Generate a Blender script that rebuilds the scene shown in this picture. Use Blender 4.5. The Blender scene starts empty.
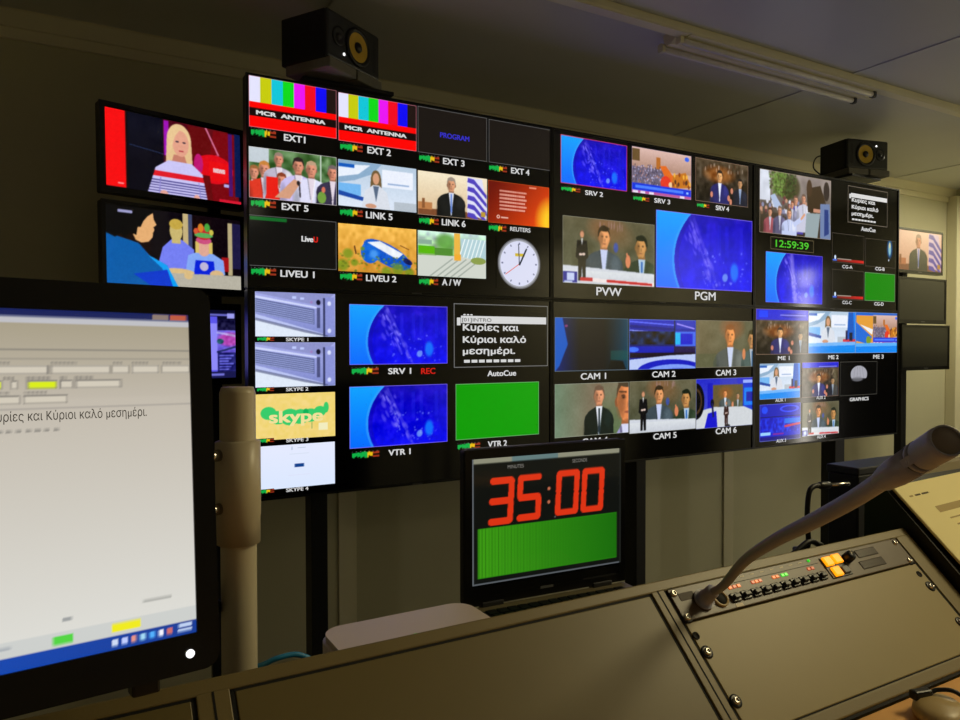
import bpy, bmesh, math
import numpy as np
from mathutils import Matrix, Vector

SC = bpy.context.scene
COL = SC.collection
PI = math.pi

# ------------------------------------------------------------------ camera, light, exposure
CAM_Z = 1.30
F_PX = 730.62                      # focal length in pixels of the 960 px wide frame
cam_d = bpy.data.cameras.new('camera')
cam = bpy.data.objects.new('camera', cam_d)
COL.objects.link(cam)
cam_d.sensor_width = 36.0
cam_d.lens = 36.0 * F_PX / 960.0
cam_d.clip_start = 0.02
def _cam_rot(yaw, pitch, roll):
    fwd = Vector((math.sin(yaw), math.cos(yaw), 0)); right = Vector((math.cos(yaw), -math.sin(yaw), 0)); up = Vector((0, 0, 1))
    f2 = fwd * math.cos(pitch) + up * math.sin(pitch)
    u2 = up * math.cos(pitch) - fwd * math.sin(pitch)
    r3 = right * math.cos(roll) + u2 * math.sin(roll)
    u3 = u2 * math.cos(roll) - right * math.sin(roll)
    return Matrix((r3, u3, -f2)).transposed()
cam.matrix_world = Matrix.Translation((0, 0, CAM_Z)) @ _cam_rot(0.5206, -0.02, -0.0017).to_4x4()
SC.camera = cam

world = bpy.data.worlds.new('world')
SC.world = world
world.use_nodes = True
world.node_tree.nodes['Background'].inputs[0].default_value = (0.02, 0.02, 0.018, 1)
world.node_tree.nodes['Background'].inputs[1].default_value = 0.3

def area(name, loc, target, sx, sy, power, color):
    d = bpy.data.lights.new(name, 'AREA'); d.shape = 'RECTANGLE'; d.size = sx; d.size_y = sy
    d.energy = power; d.color = color
    o = bpy.data.objects.new(name, d); COL.objects.link(o)
    o.location = loc
    o.rotation_euler = (Vector(target) - Vector(loc)).to_track_quat('-Z', 'Y').to_euler()
    return o
def spot(name, loc, target, power, color, angle, blend, radius):
    d = bpy.data.lights.new(name, 'SPOT'); d.energy = power; d.color = color
    d.spot_size = angle; d.spot_blend = blend; d.shadow_soft_size = radius
    o = bpy.data.objects.new(name, d); COL.objects.link(o)
    o.location = loc
    o.rotation_euler = (Vector(target) - Vector(loc)).to_track_quat('-Z', 'Y').to_euler()
    return o
WARM = (1.0, 0.83, 0.50)
area('daylight_through_the_door_gap', (6.10, 0.50, 1.05), (0.0, 0.50, 1.05), 0.11, 1.9, 6.0, (1.0, 0.93, 0.80))
area('lit_tube_over_the_right_end', (5.80, 2.15, 2.46), (5.65, 2.1, 0.0), 0.25, 0.6, 20.0, (1.0, 0.93, 0.68))
area('soft_fill_behind_the_desk', (0.9, -1.2, 2.44), (1.1, -0.5, 0.0), 1.2, 0.15, 1.1, (1.0, 0.90, 0.66))  # unseen soft fill from behind the camera
area('added_fill_for_screen_reflections', (5.2, -1.15, 2.44), (5.7, -1.5, 0.0), 0.6, 0.15, 23.0, (1.0, 0.90, 0.70))  # added unseen lamp, brightens the wall corner mirrored in the screens
spot('desk_downlight', (2.20, 0.18, 2.40), (0.74, 0.50, 0.95), 82.0, (1.0, 0.85, 0.48), math.radians(70), 0.9, 0.36)

vs = SC.view_settings
SC.display_settings.display_device = 'sRGB'
vs.view_transform = 'Standard'
vs.look = 'None'
vs.exposure = 0.0
vs.gamma = 1.0
vs.use_curve_mapping = False
try:
    SC.cycles.use_denoising = True
    SC.cycles.max_bounces = 8
    SC.cycles.sample_clamp_indirect = 4.0
except Exception:
    pass

# ------------------------------------------------------------------ materials
def lin(c):
    return tuple((x / 12.92 if x <= 0.04045 else ((x + 0.055) / 1.055) ** 2.4) for x in c)
def mat(name, rgb, rough=0.5, metal=0.0, spec=0.5, var=0.06, scale=14.0, bump=0.0, coat=0.0, emit=None, estr=0.0):
    m = bpy.data.materials.new(name); m.use_nodes = True
    nt = m.node_tree; b = nt.nodes['Principled BSDF']
    c = lin(rgb)
    tc = nt.nodes.new('ShaderNodeTexCoord')
    nz = nt.nodes.new('ShaderNodeTexNoise'); nz.inputs['Scale'].default_value = scale; nz.inputs['Detail'].default_value = 4
    nt.links.new(tc.outputs['Object'], nz.inputs['Vector'])
    rp = nt.nodes.new('ShaderNodeValToRGB')
    rp.color_ramp.elements[0].position = 0.3; rp.color_ramp.elements[1].position = 0.7
    rp.color_ramp.elements[0].color = (*[x * (1 - var) for x in c], 1)
    rp.color_ramp.elements[1].color = (*[min(1, x * (1 + var)) for x in c], 1)
    nt.links.new(nz.outputs['Fac'], rp.inputs['Fac'])
    nt.links.new(rp.outputs['Color'], b.inputs['Base Color'])
    b.inputs['Roughness'].default_value = rough
    b.inputs['Metallic'].default_value = metal
    b.inputs['Specular IOR Level'].default_value = spec
    b.inputs['Coat Weight'].default_value = coat
    if emit:
        b.inputs['Emission Color'].default_value = (*lin(emit), 1); b.inputs['Emission Strength'].default_value = estr
    if bump:
        bp = nt.nodes.new('ShaderNodeBump'); bp.inputs['Strength'].default_value = bump; bp.inputs['Distance'].default_value = 0.002
        n2 = nt.nodes.new('ShaderNodeTexNoise'); n2.inputs['Scale'].default_value = 420
        nt.links.new(tc.outputs['Object'], n2.inputs['Vector'])
        nt.links.new(n2.outputs['Fac'], bp.inputs['Height']); nt.links.new(bp.outputs['Normal'], b.inputs['Normal'])
    return m
def screen_mat(name, rough=0.11, strength=1.0):
    m = bpy.data.materials.new(name); m.use_nodes = True
    nt = m.node_tree; b = nt.nodes['Principled BSDF']
    at = nt.nodes.new('ShaderNodeVertexColor'); at.layer_name = 'Col'
    b.inputs['Base Color'].default_value = (0.004, 0.004, 0.004, 1)
    b.inputs['Roughness'].default_value = rough
    b.inputs['Specular IOR Level'].default_value = 0.7
    nt.links.new(at.outputs['Color'], b.inputs['Emission Color'])
    b.inputs['Emission Strength'].default_value = strength
    return m
def glow(name, rgb, s=1.0):
    return mat(name, (0.02, 0.02, 0.02), 0.3, emit=rgb, estr=s, var=0)

M = dict(
    wall=mat('wall_paint', (0.81, 0.79, 0.66), 0.48, var=0.02, scale=3, bump=0.03),
    ceil=mat('ceiling_laminate', (0.84, 0.835, 0.80), 0.36, spec=0.3, var=0.02, scale=3),
    trim=mat('trim_paint', (0.92, 0.89, 0.76), 0.40, var=0.02, scale=3),
    floor=mat('floor_vinyl', (0.45, 0.44, 0.41), 0.5, var=0.1, scale=30),
    black=mat('black_plastic', (0.045, 0.045, 0.045), 0.38, var=0.05),
    bezel=mat('black_bezel', (0.035, 0.035, 0.035), 0.32, var=0.05),
    darkener=mat('reflection_darkener_paint', (0.12, 0.11, 0.10), 0.6),  # for the added right-wall panels that darken screen reflections
    panel=mat('screen_glass', (0.02, 0.018, 0.018), 0.11, spec=0.7, var=0.0),
    off=mat('dark_screen_glass', (0.20, 0.195, 0.165), 0.28, var=0.02),
    steel=mat('black_steel', (0.05, 0.05, 0.052), 0.45, var=0.06),
    beige=mat('console_beige', (0.50, 0.44, 0.27), 0.45, var=0.03, scale=20, bump=0.08),
    blank=mat('rack_panel_beige', (0.60, 0.535, 0.33), 0.45, var=0.03, scale=8, bump=0.02),
    olive=mat('rack_panel_olive', (0.45, 0.395, 0.215), 0.45, var=0.03, scale=8, bump=0.02),
    seam=mat('dark_seam', (0.05, 0.045, 0.035), 0.8),
    intercom=mat('intercom_brown', (0.36, 0.30, 0.22), 0.40, var=0.06, scale=60),
    window=mat('dark_display_window', (0.22, 0.16, 0.11), 0.25),
    key=mat('black_key', (0.05, 0.05, 0.05), 0.35),
    chrome=mat('screw_chrome', (0.80, 0.78, 0.74), 0.18, metal=1.0, var=0.0),
    mic=mat('gooseneck_grey', (0.60, 0.59, 0.64), 0.40, metal=0.0, var=0.05),
    wood=mat('desk_wood', (0.93, 0.70, 0.42), 0.42, var=0.12, scale=5),
    pole=mat('beige_pole', (0.80, 0.75, 0.63), 0.36, var=0.03),
    white=mat('white_plastic', (0.86, 0.80, 0.76), 0.35, var=0.02),
    grey=mat('grey_plastic', (0.40, 0.40, 0.40), 0.4),
    darkgrey=mat('dark_grey_plastic', (0.16, 0.16, 0.17), 0.4),
    deck=mat('laptop_deck', (0.42, 0.38, 0.28), 0.4),
    paper=mat('paper', (0.96, 0.90, 0.64), 0.7, var=0.01),
    ink=mat('ink', (0.35, 0.30, 0.20), 0.8, var=0.0),
    inkpale=mat('pale_ink', (0.72, 0.63, 0.42), 0.8, var=0.0),
    cone=mat('yellow_cone', (0.88, 0.72, 0.20), 0.45, var=0.06),
    pad=mat('grey_foam', (0.47, 0.46, 0.40), 0.7, var=0.08, scale=60),
    spk=mat('speaker_vinyl', (0.040, 0.038, 0.036), 0.42, var=0.08, scale=80),
    baffle=mat('speaker_baffle', (0.15, 0.16, 0.15), 0.36, var=0.05),
    cable=mat('black_cable', (0.03, 0.03, 0.03), 0.5),
    plate=mat('brown_plate', (0.27, 0.21, 0.15), 0.6),
    mesh=mat('mic_mesh', (0.50, 0.44, 0.38), 0.55),
    blue=mat('blue_cable', (0.15, 0.55, 0.75), 0.45),
    tube=mat('unlit_tube_glass', (0.92, 0.90, 0.86), 0.25),
    fix=mat('light_fitting_paint', (0.93, 0.90, 0.74), 0.35, var=0.02),
    cream=mat('cream_plastic', (0.72, 0.62, 0.42), 0.4),
    text=glow('caption_white', (0.88, 0.88, 0.88), 0.9),
    textred=glow('caption_red', (0.85, 0.12, 0.08), 0.9),
    textgreen=glow('clock_green', (0.28, 0.80, 0.15), 0.9),
    textdark=mat('screen_text_dark', (0.36, 0.35, 0.34), 0.5, var=0.0),
    textgrey=glow('caption_grey', (.50, .49, .46), .9),
    led_white=glow('led_white', (1, 1, 1), 1.6),
    led_green=glow('led_green', (0.25, 0.9, 0.2), 0.9),
    led_orange=glow('led_orange', (0.95, 0.42, 0.12), 0.8),
    led_red=glow('led_red', (0.85, 0.32, 0.15), 0.7),
    amber=glow('amber_button', (1.0, 0.58, 0.03), 1.6),
    screen=screen_mat('lit_screen'),
    screen_matte=screen_mat('lit_screen_matte', 0.45, 1.0),
)

# ------------------------------------------------------------------ geometry helpers
def add_box(bm, x0, x1, y0, y1, z0, z1, bev=0.0, seg=2, mtx=None, edges=None):
    b = bmesh.new()
    bmesh.ops.create_cube(b, size=1.0)
    for v in b.verts:
        v.co = Vector(((x0 + x1) / 2 + v.co.x * (x1 - x0), (y0 + y1) / 2 + v.co.y * (y1 - y0), (z0 + z1) / 2 + v.co.z * (z1 - z0)))
    if bev:
        es = b.edges[:] if edges is None else [e for e in b.edges if abs((e.verts[0].co - e.verts[1].co).normalized()['xyz'.index(edges)]) > 0.99]
        bmesh.ops.bevel(b, geom=es, offset=bev, segments=seg, profile=0.5, affect='EDGES')
    if mtx is not None:
        bmesh.ops.transform(b, matrix=mtx, verts=b.verts)
    _merge(bm, b)
def _merge(bm, b):
    me = bpy.data.meshes.new('tmp'); b.to_mesh(me); b.free()
    bm.from_mesh(me); bpy.data.meshes.remove(me)
def add_prism(bm, pts, axis, a, b_):
    """polygon pts extruded along an axis ('x': pts are (y,z); 'y': (x,z); 'z': (x,y))"""
    def P(p, t):
        return {'x': (t, p[0], p[1]), 'y': (p[0], t, p[1]), 'z': (p[0], p[1], t)}[axis]
    b = bmesh.new()
    lo = [b.verts.new(P(p, a)) for p in pts]; hi = [b.verts.new(P(p, b_)) for p in pts]
    b.faces.new(lo); b.faces.new(hi[::-1])
    n = len(pts)
    for i in range(n):
        b.faces.new((lo[i], hi[i], hi[(i + 1) % n], lo[(i + 1) % n]))
    bmesh.ops.recalc_face_normals(b, faces=b.faces)
    _merge(bm, b)
def rrect(x0, z0, x1, z1, r, n=6):
    out = []
    for cx, cz, a0 in ((x1 - r, z1 - r, 0), (x0 + r, z1 - r, 90), (x0 + r, z0 + r, 180), (x1 - r, z0 + r, 270)):
        for i in range(n + 1):
            a = math.radians(a0 + 90 * i / n)
            out.append((cx + r * math.cos(a), cz + r * math.sin(a)))
    return out
def add_lathe(bm, prof, n=32, mtx=None, cap=True):
    """profile of (radius, height) turned about local z"""
    b = bmesh.new(); rings = []
    for r, h in prof:
        if r < 1e-6:
            rings.append([b.verts.new((0, 0, h))])
        else:
            rings.append([b.verts.new((r * math.cos(2 * PI * i / n), r * math.sin(2 * PI * i / n), h)) for i in range(n)])
    for A, B in zip(rings, rings[1:]):
        for i in range(n):
            j = (i + 1) % n
            if len(A) == 1 and len(B) == 1: continue
            if len(A) == 1: b.faces.new((A[0], B[i], B[j]))
            elif len(B) == 1: b.faces.new((A[i], A[j], B[0]))
            else: b.faces.new((A[i], A[j], B[j], B[i]))
    if cap:
        for R_ in (rings[0], rings[-1]):
            if len(R_) > 2: b.faces.new(R_)
    bmesh.ops.recalc_face_normals(b, faces=b.faces)
    for f in b.faces: f.smooth = True
    if mtx is not None:
        bmesh.ops.transform(b, matrix=mtx, verts=b.verts)
    _merge(bm, b)
def spline(pts, per=8):
    P = [np.array(p, float) for p in pts]; out = []
    P = [2 * P[0] - P[1]] + P + [2 * P[-1] - P[-2]]
    for i in range(1, len(P) - 2):
        for k in range(per):
            t = k / per
            out.append(0.5 * ((2 * P[i]) + (-P[i - 1] + P[i + 1]) * t + (2 * P[i - 1] - 5 * P[i] + 4 * P[i + 1] - P[i + 2]) * t * t + (-P[i - 1] + 3 * P[i] - 3 * P[i + 1] + P[i + 2]) * t ** 3))
    out.append(P[-2])
    return out
def add_tube(bm, pts, rad, n=12, smooth=True):
    """pts: list of 3D points; rad: number or list"""
    pts = [Vector(p) for p in pts]
    rad = [rad] * len(pts) if not hasattr(rad, '__len__') else rad
    b = bmesh.new(); rings = []
    up = None
    for i, p in enumerate(pts):
        t = (pts[min(i + 1, len(pts) - 1)] - pts[max(i - 1, 0)]).normalized()
        if up is None:
            up = t.orthogonal().normalized()
        up = (up - t * up.dot(t)).normalized(); s = t.cross(up)
        rings.append([b.verts.new(p + (up * math.cos(2 * PI * k / n) + s * math.sin(2 * PI * k / n)) * rad[i]) for k in range(n)])
    for A, B in zip(rings, rings[1:]):
        for k in range(n):
            f = b.faces.new((A[k], A[(k + 1) % n], B[(k + 1) % n], B[k])); f.smooth = smooth
    b.faces.new(rings[0][::-1]); b.faces.new(rings[-1])
    bmesh.ops.recalc_face_normals(b, faces=b.faces)
    _merge(bm, b)
def axis_m(loc, direction):
    return Matrix.Translation(loc) @ Vector(direction).to_track_quat('Z', 'Y').to_matrix().to_4x4()

def obj(name, bm, m, parent=None, label=None):
    me = bpy.data.meshes.new(name); bm.to_mesh(me); bm.free()
    me.materials.append(M[m] if isinstance(m, str) else m)
    o = bpy.data.objects.new(name, me); COL.objects.link(o)
    if parent is not None: o.parent = parent
    if label: o['label'] = label
    return o
def BX(name, m, parent, *a, label=None, **k):
    bm = bmesh.new(); add_box(bm, *a, **k); return obj(name, bm, m, parent, label)
def tag(o, label, cat, group=None):
    o['label'] = label; o['category'] = cat
    if group: o['group'] = group
    return o
def thing(name, label, cat, loc=(0, 0, 0), rz=0.0, group=None, rot=None):
    o = bpy.data.objects.new(name, None); COL.objects.link(o)
    o.empty_display_size = 0.1
    o.location = loc
    o.rotation_euler = rot if rot is not None else (0, 0, rz)
    return tag(o, label, cat, group)
def struct(name, bm, m):
    o = obj(name, bm, m); o['kind'] = 'structure'; return o
def copy_tree(o, parent=None):
    c = o.copy(); COL.objects.link(c)
    if parent is not None: c.parent = parent
    for ch in o.children:
        copy_tree(ch, c)
    return c

def text(name, s, m, parent, cx, cz, w, h, y=-0.003, bold=0.0, heavy=0.0):
    """flat lettering facing local -Y, centred on (cx, cz), fitted to w x h (h = height of its capitals)"""
    cu = bpy.data.curves.new('t', 'FONT'); cu.body = s; cu.offset = bold; cu.resolution_u = 8
    tmp = bpy.data.objects.new('t', cu)
    me = bpy.data.meshes.new_from_object(tmp)
    bpy.data.objects.remove(tmp); bpy.data.curves.remove(cu)
    n = len(me.vertices); co = np.zeros(n * 3); me.vertices.foreach_get('co', co); co = co.reshape(-1, 3)
    x0, x1 = co[:, 0].min(), co[:, 0].max()
    sx = w / (x1 - x0); sz = h / 0.70
    out = np.zeros_like(co)
    out[:, 0] = cx + (co[:, 0] - (x0 + x1) / 2) * sx
    out[:, 2] = cz + (co[:, 1] - 0.35) * sz
    out[:, 1] = y
    me.vertices.foreach_set('co', out.ravel()); me.update()
    if heavy:
        b = bmesh.new()
        for k, (dx, dz) in enumerate(((-1, -.5), (1, -.5), (-1, .5), (1, .5))):
            b.from_mesh(me)
            b.verts.ensure_lookup_table()
            for v in b.verts[k * n:]:
                v.co.x += dx * heavy; v.co.z += dz * heavy; v.co.y -= k * 2e-5
        b.to_mesh(me); b.free()
    me.name = name; me.materials.clear(); me.materials.append(M[m] if isinstance(m, str) else m)
    o = bpy.data.objects.new(name, me); COL.objects.link(o)
    if parent is not None: o.parent = parent
    return o

# ------------------------------------------------------------------ painting what the screens show
class Cv:
    """a small canvas: x runs 0..A, y runs 0..1 downward; colours as shown on the screen"""
    def __init__(s, A, n=64, bg=(0, 0, 0)):
        s.A = A; s.h = n * 2; s.w = max(4, int(round(A * n))) * 2
        s.a = np.zeros((s.h, s.w, 3)) + np.array(bg)
        s.Y, s.X = np.meshgrid((np.arange(s.h) + .5) / s.h, (np.arange(s.w) + .5) / s.w * A, indexing='ij')
        s.rng = np.random.RandomState(int(A * 1000) % 97 + n)
    def put(s, m, c, al=1.0):
        m = (m.astype(float) * al)[..., None]
        s.a = s.a * (1 - m) + np.array(c) * m; return s
    def rect(s, x0, y0, x1, y1, c, al=1.0):
        return s.put((s.X >= x0) & (s.X < x1) & (s.Y >= y0) & (s.Y < y1), c, al)
    def ell(s, cx, cy, rx, ry, c, al=1.0, rot=0.0, soft=0.0):
        dx, dy = s.X - cx, s.Y - cy; k, q = math.cos(rot), math.sin(rot)
        d = ((dx * k + dy * q) / rx) ** 2 + ((dy * k - dx * q) / ry) ** 2
        return s.put(np.clip((1 - d) / soft, 0, 1) if soft else d < 1, c, al)
    def poly(s, pts, c, al=1.0):
        m = np.zeros(s.X.shape, bool); n = len(pts)
        for i in range(n):
            (xa, ya), (xb, yb) = pts[i], pts[(i + 1) % n]
            if ya == yb: continue
            m ^= ((s.Y >= ya) != (s.Y >= yb)) & (s.X < (xb - xa) * (s.Y - ya) / (yb - ya) + xa)
        return s.put(m, c, al)
    def line(s, x0, y0, x1, y1, t, c, al=1.0):
        dx, dy = x1 - x0, y1 - y0; L = math.hypot(dx, dy) or 1
        nx, ny = -dy / L * t / 2, dx / L * t / 2
        return s.poly([(x0 + nx, y0 + ny), (x1 + nx, y1 + ny), (x1 - nx, y1 - ny), (x0 - nx, y0 - ny)], c, al)
    def grad(s, c0, c1, vert=True, box=None):
        t = s.Y if vert else s.X / s.A
        m = np.ones(s.X.shape, bool)
        if box:
            x0, y0, x1, y1 = box; m = (s.X >= x0) & (s.X < x1) & (s.Y >= y0) & (s.Y < y1)
            t = (s.Y - y0) / (y1 - y0) if vert else (s.X - x0) / (x1 - x0)
        g = np.array(c0) * (1 - t[..., None]) + np.array(c1) * t[..., None]
        s.a = np.where(m[..., None], g, s.a); return s
    def noise(s, n, amt, box=None, tint=(1, 1, 1), add=True):
        g = s.rng.rand(n + 1, int(n * s.A) + 2) * 2 - 1
        y = s.Y * n * .999; x = s.X / s.A * (g.shape[1] - 1) * .999
        i, j = y.astype(int), x.astype(int); fy, fx = y - i, x - j
        v = (g[i, j] * (1 - fx) + g[i, j + 1] * fx) * (1 - fy) + (g[i + 1, j] * (1 - fx) + g[i + 1, j + 1] * fx) * fy
        if box:
            x0, y0, x1, y1 = box; v = v * ((s.X >= x0) & (s.X < x1) & (s.Y >= y0) & (s.Y < y1))
        s.a = np.clip(s.a + v[..., None] * amt * np.array(tint), 0, 1); return s
    def border(s, c, t=0.022):
        return s.put((s.X < t) | (s.X > s.A - t) | (s.Y < t) | (s.Y > 1 - t), c)
    def paste(s, o, x0, y0, x1, y1):
        m = (s.X >= x0) & (s.X < x1) & (s.Y >= y0) & (s.Y < y1)
        i = np.clip(((s.Y - y0) / (y1 - y0) * o.h).astype(int), 0, o.h - 1); j = np.clip(((s.X - x0) / (x1 - x0) * o.w).astype(int), 0, o.w - 1)
        s.a = np.where(m[..., None], o.a[i, j], s.a); return s
    def soft(s, k=1):
        for _ in range(k):
            p = np.pad(s.a, ((1, 1), (1, 1), (0, 0)), 'edge')
            s.a = (p[:-2, 1:-1] + p[2:, 1:-1] + p[1:-1, :-2] + p[1:-1, 2:] + 2 * p[1:-1, 1:-1]) / 6
        return s
    def dim(s, k):
        s.a = s.a * k; return s
    def out(s):
        return np.clip((s.a[0::2, 0::2] + s.a[1::2, 0::2] + s.a[0::2, 1::2] + s.a[1::2, 1::2]) / 4, 0, 1)

SKIN, SUIT = (.82, .58, .44), (.07, .07, .09)
def bust(c, x, y, s, suit=SUIT, shirt=(.85, .88, .95), tie=None, hair=(.25, .2, .16), skin=SKIN, wide=1.0, turn=0.0):
    """head and shoulders; (x, y) is the middle of the face, s the height of the head"""
    dk = tuple(k * .62 for k in skin); lt = tuple(min(1, k * 1.10 + .02) for k in skin)
    c.poly([(x - .19 * s, y + .30 * s), (x + .19 * s, y + .30 * s), (x + .24 * s, y + .74 * s), (x - .24 * s, y + .74 * s)], tuple(k * .74 for k in skin))
    W = 1.14 * s * wide
    c.ell(x, y + 1.40 * s, W * 1.02, .80 * s, suit)
    c.poly([(x - .22 * s, y + .58 * s), (x + .22 * s, y + .58 * s), (x + W * .72, y + .82 * s), (x + W * .96, y + 1.08 * s), (x + W * 1.10, y + 3.6 * s), (x - W * 1.10, y + 3.6 * s), (x - W * .96, y + 1.08 * s), (x - W * .72, y + .82 * s)], suit)
    hi = tuple(min(1, k * 1.45 + .03) for k in suit); lo = tuple(k * .6 for k in suit)
    c.ell(x + W * .62, y + 1.25 * s, W * .34, .62 * s, hi, .55, soft=.9).ell(x - W * .85, y + 2.0 * s, W * .26, 1.0 * s, lo, .6, soft=.9)
    c.poly([(x - .22 * s, y + .56 * s), (x + .22 * s, y + .56 * s), (x + .10 * s, y + 1.5 * s), (x + .02 * s, y + 2.2 * s), (x - .04 * s, y + 2.2 * s), (x - .12 * s, y + 1.5 * s)], shirt)
    c.line(x - .24 * s, y + .6 * s, x - .06 * s, y + 1.9 * s, .07 * s, lo, .7).line(x + .24 * s, y + .6 * s, x + .06 * s, y + 1.9 * s, .07 * s, hi, .7)
    if tie:
        c.poly([(x - .06 * s, y + .66 * s), (x + .06 * s, y + .66 * s), (x + .075 * s, y + 1.9 * s), (x, y + 2.1 * s), (x - .06 * s, y + 1.9 * s)], tie)
    c.ell(x, y - .12 * s, .36 * s, .44 * s, hair).ell(x - .33 * s + turn * s, y + .06 * s, .05 * s, .11 * s, dk).ell(x + .33 * s + turn * s, y + .06 * s, .05 * s, .11 * s, dk)
    tx = x + turn * s
    c.ell(tx, y + .02 * s, .315 * s, .40 * s, skin).ell(tx, y + .22 * s, .245 * s, .30 * s, skin)
    c.ell(tx - .20 * s, y + .08 * s, .17 * s, .42 * s, dk, .75, soft=.9).ell(tx + .12 * s, y - .02 * s, .19 * s, .30 * s, lt, .7, soft=.9).ell(tx, y - .25 * s, .20 * s, .10 * s, lt, .6, soft=.9)
    c.ell(tx, y - .40 * s, .30 * s, .13 * s, hair)
    for e in (-.125, .125):
        c.ell(tx + e * s, y - .045 * s, .095 * s, .06 * s, dk, .85, soft=.8).ell(tx + e * s, y - .04 * s, .04 * s, .024 * s, (.16, .10, .08), .7)
    c.ell(tx + .03 * s, y + .12 * s, .06 * s, .11 * s, dk, .55, soft=.9).ell(tx, y + .29 * s, .12 * s, .035 * s, (.48, .24, .20), .65, soft=.7).ell(tx, y + .50 * s, .17 * s, .07 * s, dk, .6, soft=.9)
    return c
def standing(c, x, y, s, suit=(.05, .05, .06), skin=SKIN, hair=(.5, .36, .25)):
    """full figure, (x, y) top of the head, s its standing height"""
    h = s / 7.4
    c.poly([(x - .9 * h, y + 1.5 * h), (x + .9 * h, y + 1.5 * h), (x + 1.15 * h, y + 3.9 * h), (x + .75 * h, y + 4.2 * h), (x - .75 * h, y + 4.2 * h), (x - 1.15 * h, y + 3.9 * h)], suit)
    c.poly([(x - .72 * h, y + 3.9 * h), (x + .72 * h, y + 3.9 * h), (x + .68 * h, y + 7.3 * h), (x + .14 * h, y + 7.3 * h), (x, y + 5 * h), (x - .14 * h, y + 7.3 * h), (x - .68 * h, y + 7.3 * h)], suit)
    c.poly([(x - .16 * h, y + 1.2 * h), (x + .16 * h, y + 1.2 * h), (x, y + 2.3 * h)], (.85, .85, .85))
    c.ell(x, y + .5 * h, .4 * h, .52 * h, hair); c.ell(x, y + .62 * h, .35 * h, .46 * h, skin)
    c.ell(x - .25 * h, y + 3.5 * h, .3 * h, .2 * h, (.9, .8, .75)); c.ell(x + .3 * h, y + 3.45 * h, .3 * h, .2 * h, (.9, .8, .75))
    return c
def p_bars(A):
    c = Cv(A, 72, (1, 0, 0))
    cols = [(.9, .9, 1), (.78, .80, .05), (.06, .78, .85), (.05, .85, .1), (.92, .08, .95), (.95, .03, .12), (.05, .03, .95), (.12, .07, .06)]
    for i, k in enumerate(cols):
        c.rect(A * i / 8, 0, A * (i + 1) / 8, .50, k)
    c.rect(0, .62, A, .78, (.07, .02, .02))
    return c.border((.75, .45, .5), .012)
def p_globe(A, seed=1, haze=0.0, n=72):
    c = Cv(A, n, (.02, .02, .93)); c.rng = np.random.RandomState(seed)
    c.grad((.08, .02, .72), (.0, .02, .95)).noise(9, .12, tint=(.5, .3, .6)).noise(26, .08, tint=(.6, .5, .4))
    r = c.rng
    for k in range(46):
        t = r.rand(); x = A * (.30 + .28 * t + r.randn() * .04); y = .05 + .9 * t + r.randn() * .06
        c.ell(x, y, .012 + .03 * r.rand(), .02 + .07 * r.rand(), (.52, .48, 1.0), .42, rot=-.5, soft=.8)
    for k in range(30):
        c.ell(A * (.4 + .55 * r.rand()), .45 + .5 * r.rand(), .008 + .02 * r.rand(), .008 + .015 * r.rand(), (.55, .62, 1), .5, soft=.6)
    c.line(A * .36, .02, A * .62, .95, .05, (.55, .52, .95), .28).line(A * .34, .08, A * .48, .6, .03, (.6, .58, .95), .3)
    for x in (.50, .62, .70, .86):
        c.rect(A * x, .12, A * (x + .035), .55, (.2, .25, 1), .22)
    c.ell(A * .80, .74, A * .055, .16, (.05, .45, 1), .95, soft=.7)
    c.ell(A * .70, .82, A * .035, .07, (.55, .75, 1), .7, rot=.6, soft=.6)
    d = (c.X - A * 1.02) ** 2 / (A * .84) ** 2 + (c.Y - .62) ** 2 / 1.02 ** 2
    m = d > 1
    g = np.stack([.02 + .05 * (1 - c.Y), .42 + .22 * (1 - c.Y), np.ones_like(c.Y)], -1)
    c.a = np.where(m[..., None], g, c.a)
    c.put((d > 1) & (d < 1.05), (.25, .65, 1), .6); c.put((d > .9) & (d < 1), (.05, .02, .6), .35)
    if haze: c.ell(A * .48, .6, .09, 1.1, (.75, .72, 1), haze, rot=-.12, soft=.9)
    return c.border((.50, .42, .92), .013)
def p_crowd(A):
    c = Cv(A, 76, (.22, .42, .2)); c.grad((.35, .5, .3), (.15, .3, .12)).noise(10, .2)
    c.rect(0, 0, A * .22, .3, (.78, .82, .85)).rect(A * .8, 0, A * .815, 1, (.8, .85, .8))
    P = [(.06, .5, .26, (.86, .30, .16), (.62, .40, .22)), (.17, .42, .30, (.88, .22, .14), (.80, .52, .24)), (.33, .20, .26, (.75, .72, .8), (.6, .5, .45)),
         (.36, .60, .28, (.90, .12, .10), (.55, .25, .15)), (.55, .28, .32, (.80, .76, .95), (.16, .13, .12)), (.70, .32, .32, (.88, .88, .98), (.75, .62, .5)), (.95, .34, .3, (.22, .2, .3), (.45, .4, .4))]
    for x, y, s, su, ha in P:
        bust(c, A * x, y, s, su, (.9, .85, .9), None, ha, (.85, .56, .45))
    c.rect(A * .19, .55, A * .32, 1, (.92, .12, .08)).poly([(A * .28, .95), (A * .5, .55), (A * .58, .6), (A * .45, .95)], (.84, .62, .5))
    c.ell(A * .55, .62, .035, .05, (.15, .12, .12)).line(A * .56, .6, A * .57, .9, .03, (.15, .12, .15))
    c.ell(A * .82, .86, .09, .12, (.45, .62, .25)).ell(A * .84, .7, .04, .06, (.85, .45, .35))
    c.noise(40, .02).soft(2)
    return c.border((.75, .72, .72), .012)
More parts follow.
